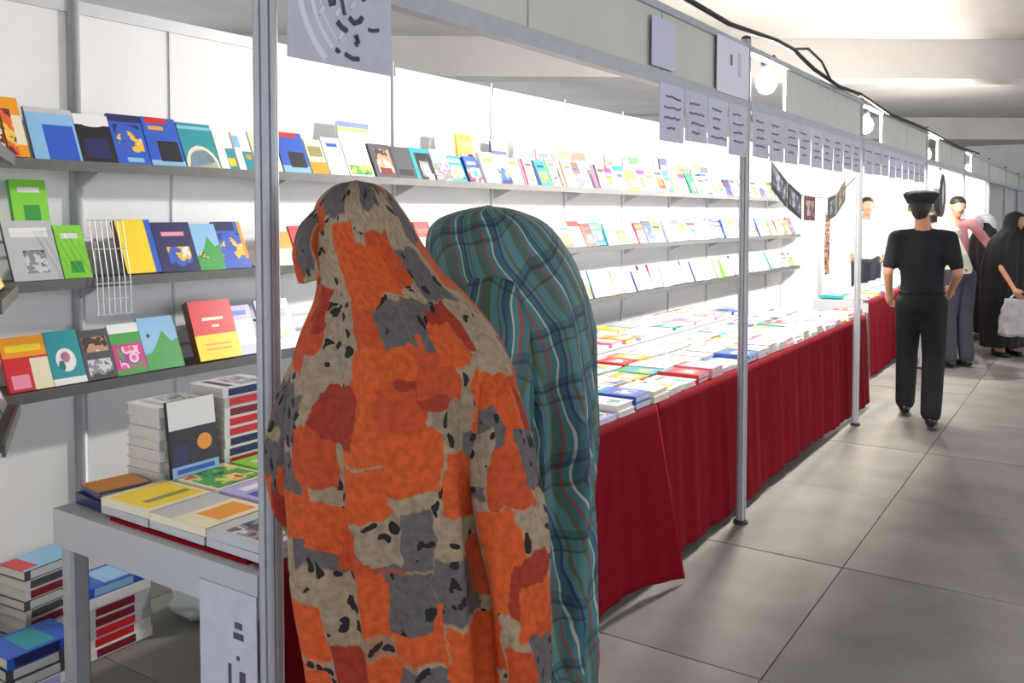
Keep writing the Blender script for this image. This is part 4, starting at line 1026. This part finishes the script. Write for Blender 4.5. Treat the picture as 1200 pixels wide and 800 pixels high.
# woman in the orange print; local x = camera right, local y = away
W1 = empty('person', (1.385, 1.168, 0), RC); tag(W1, 'woman in an orange, grey and cream printed chador leaning over the books', 'person')
c_ = 480; k_ = 0.00173
def rows_px(lst, c, k, z0=EYE, hz=252):
    return [((z0 - (y - hz) * k) if y < 5000 else 0.05, (xl - c) * k, (xr - c) * k, cy, b) for y, xl, xr, cy, b in lst]
r1 = rows_px([(211, 398, 418, 0.10, 0.02), (214, 386, 432, 0.10, 0.06), (222, 373, 446, 0.10, 0.09), (238, 361, 460, 0.09, 0.115), (262, 355, 476, 0.09, 0.13), (285, 354, 489, 0.08, 0.135), (306, 357, 504, 0.07, 0.14),
              (326, 365, 521, 0.06, 0.145), (350, 364, 546, 0.05, 0.15), (384, 352, 578, 0.03, 0.16), (420, 342, 600, 0.02, 0.17), (460, 336, 611, 0.01, 0.18), (500, 333, 615, 0.0, 0.19), (560, 334, 620, 0, 0.20),
              (640, 338, 622, 0, 0.20), (700, 346, 626, 0, 0.205), (800, 362, 632, 0, 0.21), (960, 370, 636, 0, 0.22), (9999, 372, 640, 0, 0.23)], c_, k_)
chador(r1, ORG, W1, math.radians(128), (1.40, 1.585), seed=4, amp=0.042)
LK = V((-0.55, 0.75, -0.4))
draped_body(W1, dict(head=(-0.115, 0.10, 1.545), look=LK, hup=(-0.3, 0.3, 0.9), neck=(-0.07, 0.055, 1.42), chest=(-0.01, 0.03, 1.25), pelvis=(0.02, 0, 0.92), shl=(-0.13, 0.09, 1.32), shr=(0.07, 0.0, 1.30),
    ell=(-0.19, 0.17, 1.10), elr=(0.14, 0.02, 1.08), wrl=(-0.24, 0.30, 0.93), wrr=(0.13, 0.05, 0.84), hipl=(-0.05, 0.03, 0.9), hipr=(0.09, -0.02, 0.9), knl=(-0.05, 0.05, 0.5), knr=(0.09, 0, 0.5), anl=(-0.05, 0.03, 0.085), anr=(0.09, -0.03, 0.085), toe=(-0.08, 0.11, -0.052)))
sleeve([(0.10, 0.02, 1.36), (0.165, -0.075, 1.20), (0.205, -0.135, 1.03), (0.222, -0.15, 0.85), (0.228, -0.13, 0.65)], [0.03, 0.062, 0.066, 0.056, 0.052], ORG, W1, 1)
sleeve([(-0.185, 0.02, 1.585), (-0.205, -0.005, 1.545), (-0.208, -0.01, 1.50), (-0.196, 0.0, 1.452)], [0.012, 0.022, 0.026, 0.03], ORG, W1, 5, 0.9, 'hood_edge')
sleeve([(-0.20, 0.03, 1.30), (-0.238, 0.0, 1.15), (-0.248, 0.02, 1.0), (-0.235, 0.10, 0.90)], [0.035, 0.05, 0.05, 0.045], ORG, W1, 2)

# woman in the teal stripes
W2 = empty('person', (1.93, 1.235, 0), RC); tag(W2, 'woman in a teal striped chador stooping beside the orange-clad woman', 'person')
r2 = rows_px([(242, 556, 574, -0.02, 0.02), (244, 544, 590, -0.02, 0.06), (249, 524, 607, -0.01, 0.10), (258, 504, 628, 0.0, 0.13), (275, 492, 647, 0, 0.145), (305, 490, 667, 0, 0.155), (340, 494, 681, 0, 0.16), (370, 503, 688, 0, 0.165),
              (400, 512, 692, 0, 0.17), (500, 522, 694, 0, 0.18), (650, 528, 695, 0, 0.185), (800, 530, 694, 0, 0.19), (9999, 530, 695, 0, 0.20)], 610, 0.00220)
chador(r2, TEAL, W2, math.radians(140), (1.33, 1.52), seed=9, amp=0.04, nf=(4, 7, 13), k0=0.03)
draped_body(W2, dict(head=(-0.15, 0.06, 1.46), look=(-0.6, 0.6, -0.5), hup=(-0.4, 0.2, 0.85), neck=(-0.09, 0.03, 1.39), chest=(-0.02, 0.01, 1.25), pelvis=(0.0, 0, 0.92), shl=(-0.12, 0.08, 1.33), shr=(0.08, -0.03, 1.36),
    ell=(-0.12, 0.10, 1.10), elr=(0.10, 0.0, 1.08), wrl=(-0.11, 0.08, 0.88), wrr=(0.09, 0.03, 0.84), hipl=(-0.07, 0.03, 0.9), hipr=(0.07, -0.02, 0.9), knl=(-0.07, 0.03, 0.5), knr=(0.07, 0, 0.5), anl=(-0.07, 0.0, 0.085), anr=(0.07, -0.03, 0.085), toe=(-0.08, 0.10, -0.052)))
sleeve([(-0.06, 0.0, 1.44), (-0.085, -0.12, 1.40), (-0.075, -0.185, 1.31), (-0.05, -0.185, 1.19), (-0.02, -0.14, 1.0)], [0.03, 0.062, 0.072, 0.062, 0.04], TEAL, W2, 3)

# black chador women farther down the aisle
def black_woman(loc, rz, label, bend=0.12, h=1.6, scarf=None, wr=(0.2, 0.28, 0.80)):
    t = empty('person', loc, rz); tag(t, label, 'person')
    s_ = h / 1.6
    rows = [(1.60 * s_, -0.015, 0.015, bend, 0.02), (1.585 * s_, -0.06, 0.06, bend, 0.06), (1.55 * s_, -0.095, 0.095, bend, 0.10), (1.49 * s_, -0.115, 0.115, bend, 0.125), (1.42 * s_, -0.125, 0.125, bend * .9, 0.13), (1.36 * s_, -0.17, 0.17, bend * .7, 0.14),
            (1.28 * s_, -0.23, 0.23, bend * .4, 0.16), (1.1 * s_, -0.27, 0.27, 0.03, 0.19), (0.8, -0.28, 0.28, 0, 0.2), (0.4, -0.27, 0.27, 0, 0.2), (0.11, -0.27, 0.27, 0, 0.2)]
    chador(rows, CHB, t, math.pi / 2, (1.40 * s_, 1.555 * s_), seed=int(h * 100) % 7, amp=0.035, nphi=72, n=60)
    P = draped_body(t, dict(head=(0, bend + 0.02, 1.485 * s_), look=(0, 1, -0.25), neck=(0, bend * 0.8, 1.36 * s_), chest=(0, bend * 0.4, 1.2 * s_), pelvis=(0, 0, 0.9), shl=(-0.15, bend * .6, 1.29 * s_), shr=(0.15, bend * .6, 1.29 * s_),
        ell=(-0.17, 0.05, 1.05), elr=(0.18, 0.10, 1.04), wrl=(-0.1, 0.10, 0.95), wrr=wr, hipl=(-0.08, 0, 0.88), hipr=(0.08, 0, 0.88), knl=(-0.09, 0.01, 0.49), knr=(0.09, 0.01, 0.49), anl=(-0.10, 0, 0.085), anr=(0.10, 0, 0.085), toe=(0, 0.14, -0.052)))
    if scarf:
        blob('headscarf', [((0, bend, 1.53 * s_), (0.125, 0.13, 0.10), (0, bend - 0.03, 1.46 * s_), (0.13, 0.12, 0.09))], scarf, t, 0.012, 3)
    return t
bw = black_woman((11.36, 0.90, 0), math.radians(140), 'woman in a black chador holding a pale grey plastic bag', 0.14, 1.62, wr=(0.16, 0.30, 0.78))
black_woman((12.62, 1.17, 0), math.radians(60), 'woman in black with a pale grey headscarf next to the bag carrier', 0.10, 1.58, scarf=PAPERG)
black_woman((13.3, 0.78, 0), math.radians(-30), 'woman in a black chador behind the woman carrying the bag', 0.04, 1.55)
# carried bag
def bag_mesh():
    bm = bmesh.new(); bmesh.ops.create_cube(bm, size=1); bmesh.ops.subdivide_edges(bm, edges=bm.edges[:], cuts=9, use_grid_fill=True)
    for v in bm.verts:
        x, y, z = v.co; q = z + 0.5
        wd = 0.34 - 0.10 * q * q; dp = 0.10 * (1 - 0.6 * q) * (1 - (2 * x) ** 2 * 0.5)
        v.co = V((x * wd, y * dp * 2, -0.43 + q * 0.40)) + V((noise.noise(V((x * 6, y * 3, z * 6))), noise.noise(V((x * 5 + 9, y, z * 5))), noise.noise(V((x * 7, 4, z * 7))))) * 0.022
    me = bpy.data.meshes.new('carrier_bag'); bm.to_mesh(me); bm.free(); me.materials.append(BAGG)
    me.polygons.foreach_set('use_smooth', [True] * len(me.polygons)); return me
bpy.context.view_layer.update()
hp_ = bw.matrix_world @ V((0.155, 0.335, 0.70))
bg_o = link('carrier_bag', bag_mesh(), None, tuple(hp_)); bg_o.rotation_euler = (0, 0, RC)
for sx in (-1, 1):
    MB().tube([(0.075 * sx, 0, -0.05), (0.05 * sx, 0, 0.0), (0.008 * sx, 0, 0.03)], [0.02, 0.012, 0.008], 6).build('handle', BAGG, bg_o, True)
tag(bg_o, 'pale grey plastic carrier bag hanging from the black-clad hand', 'bag')
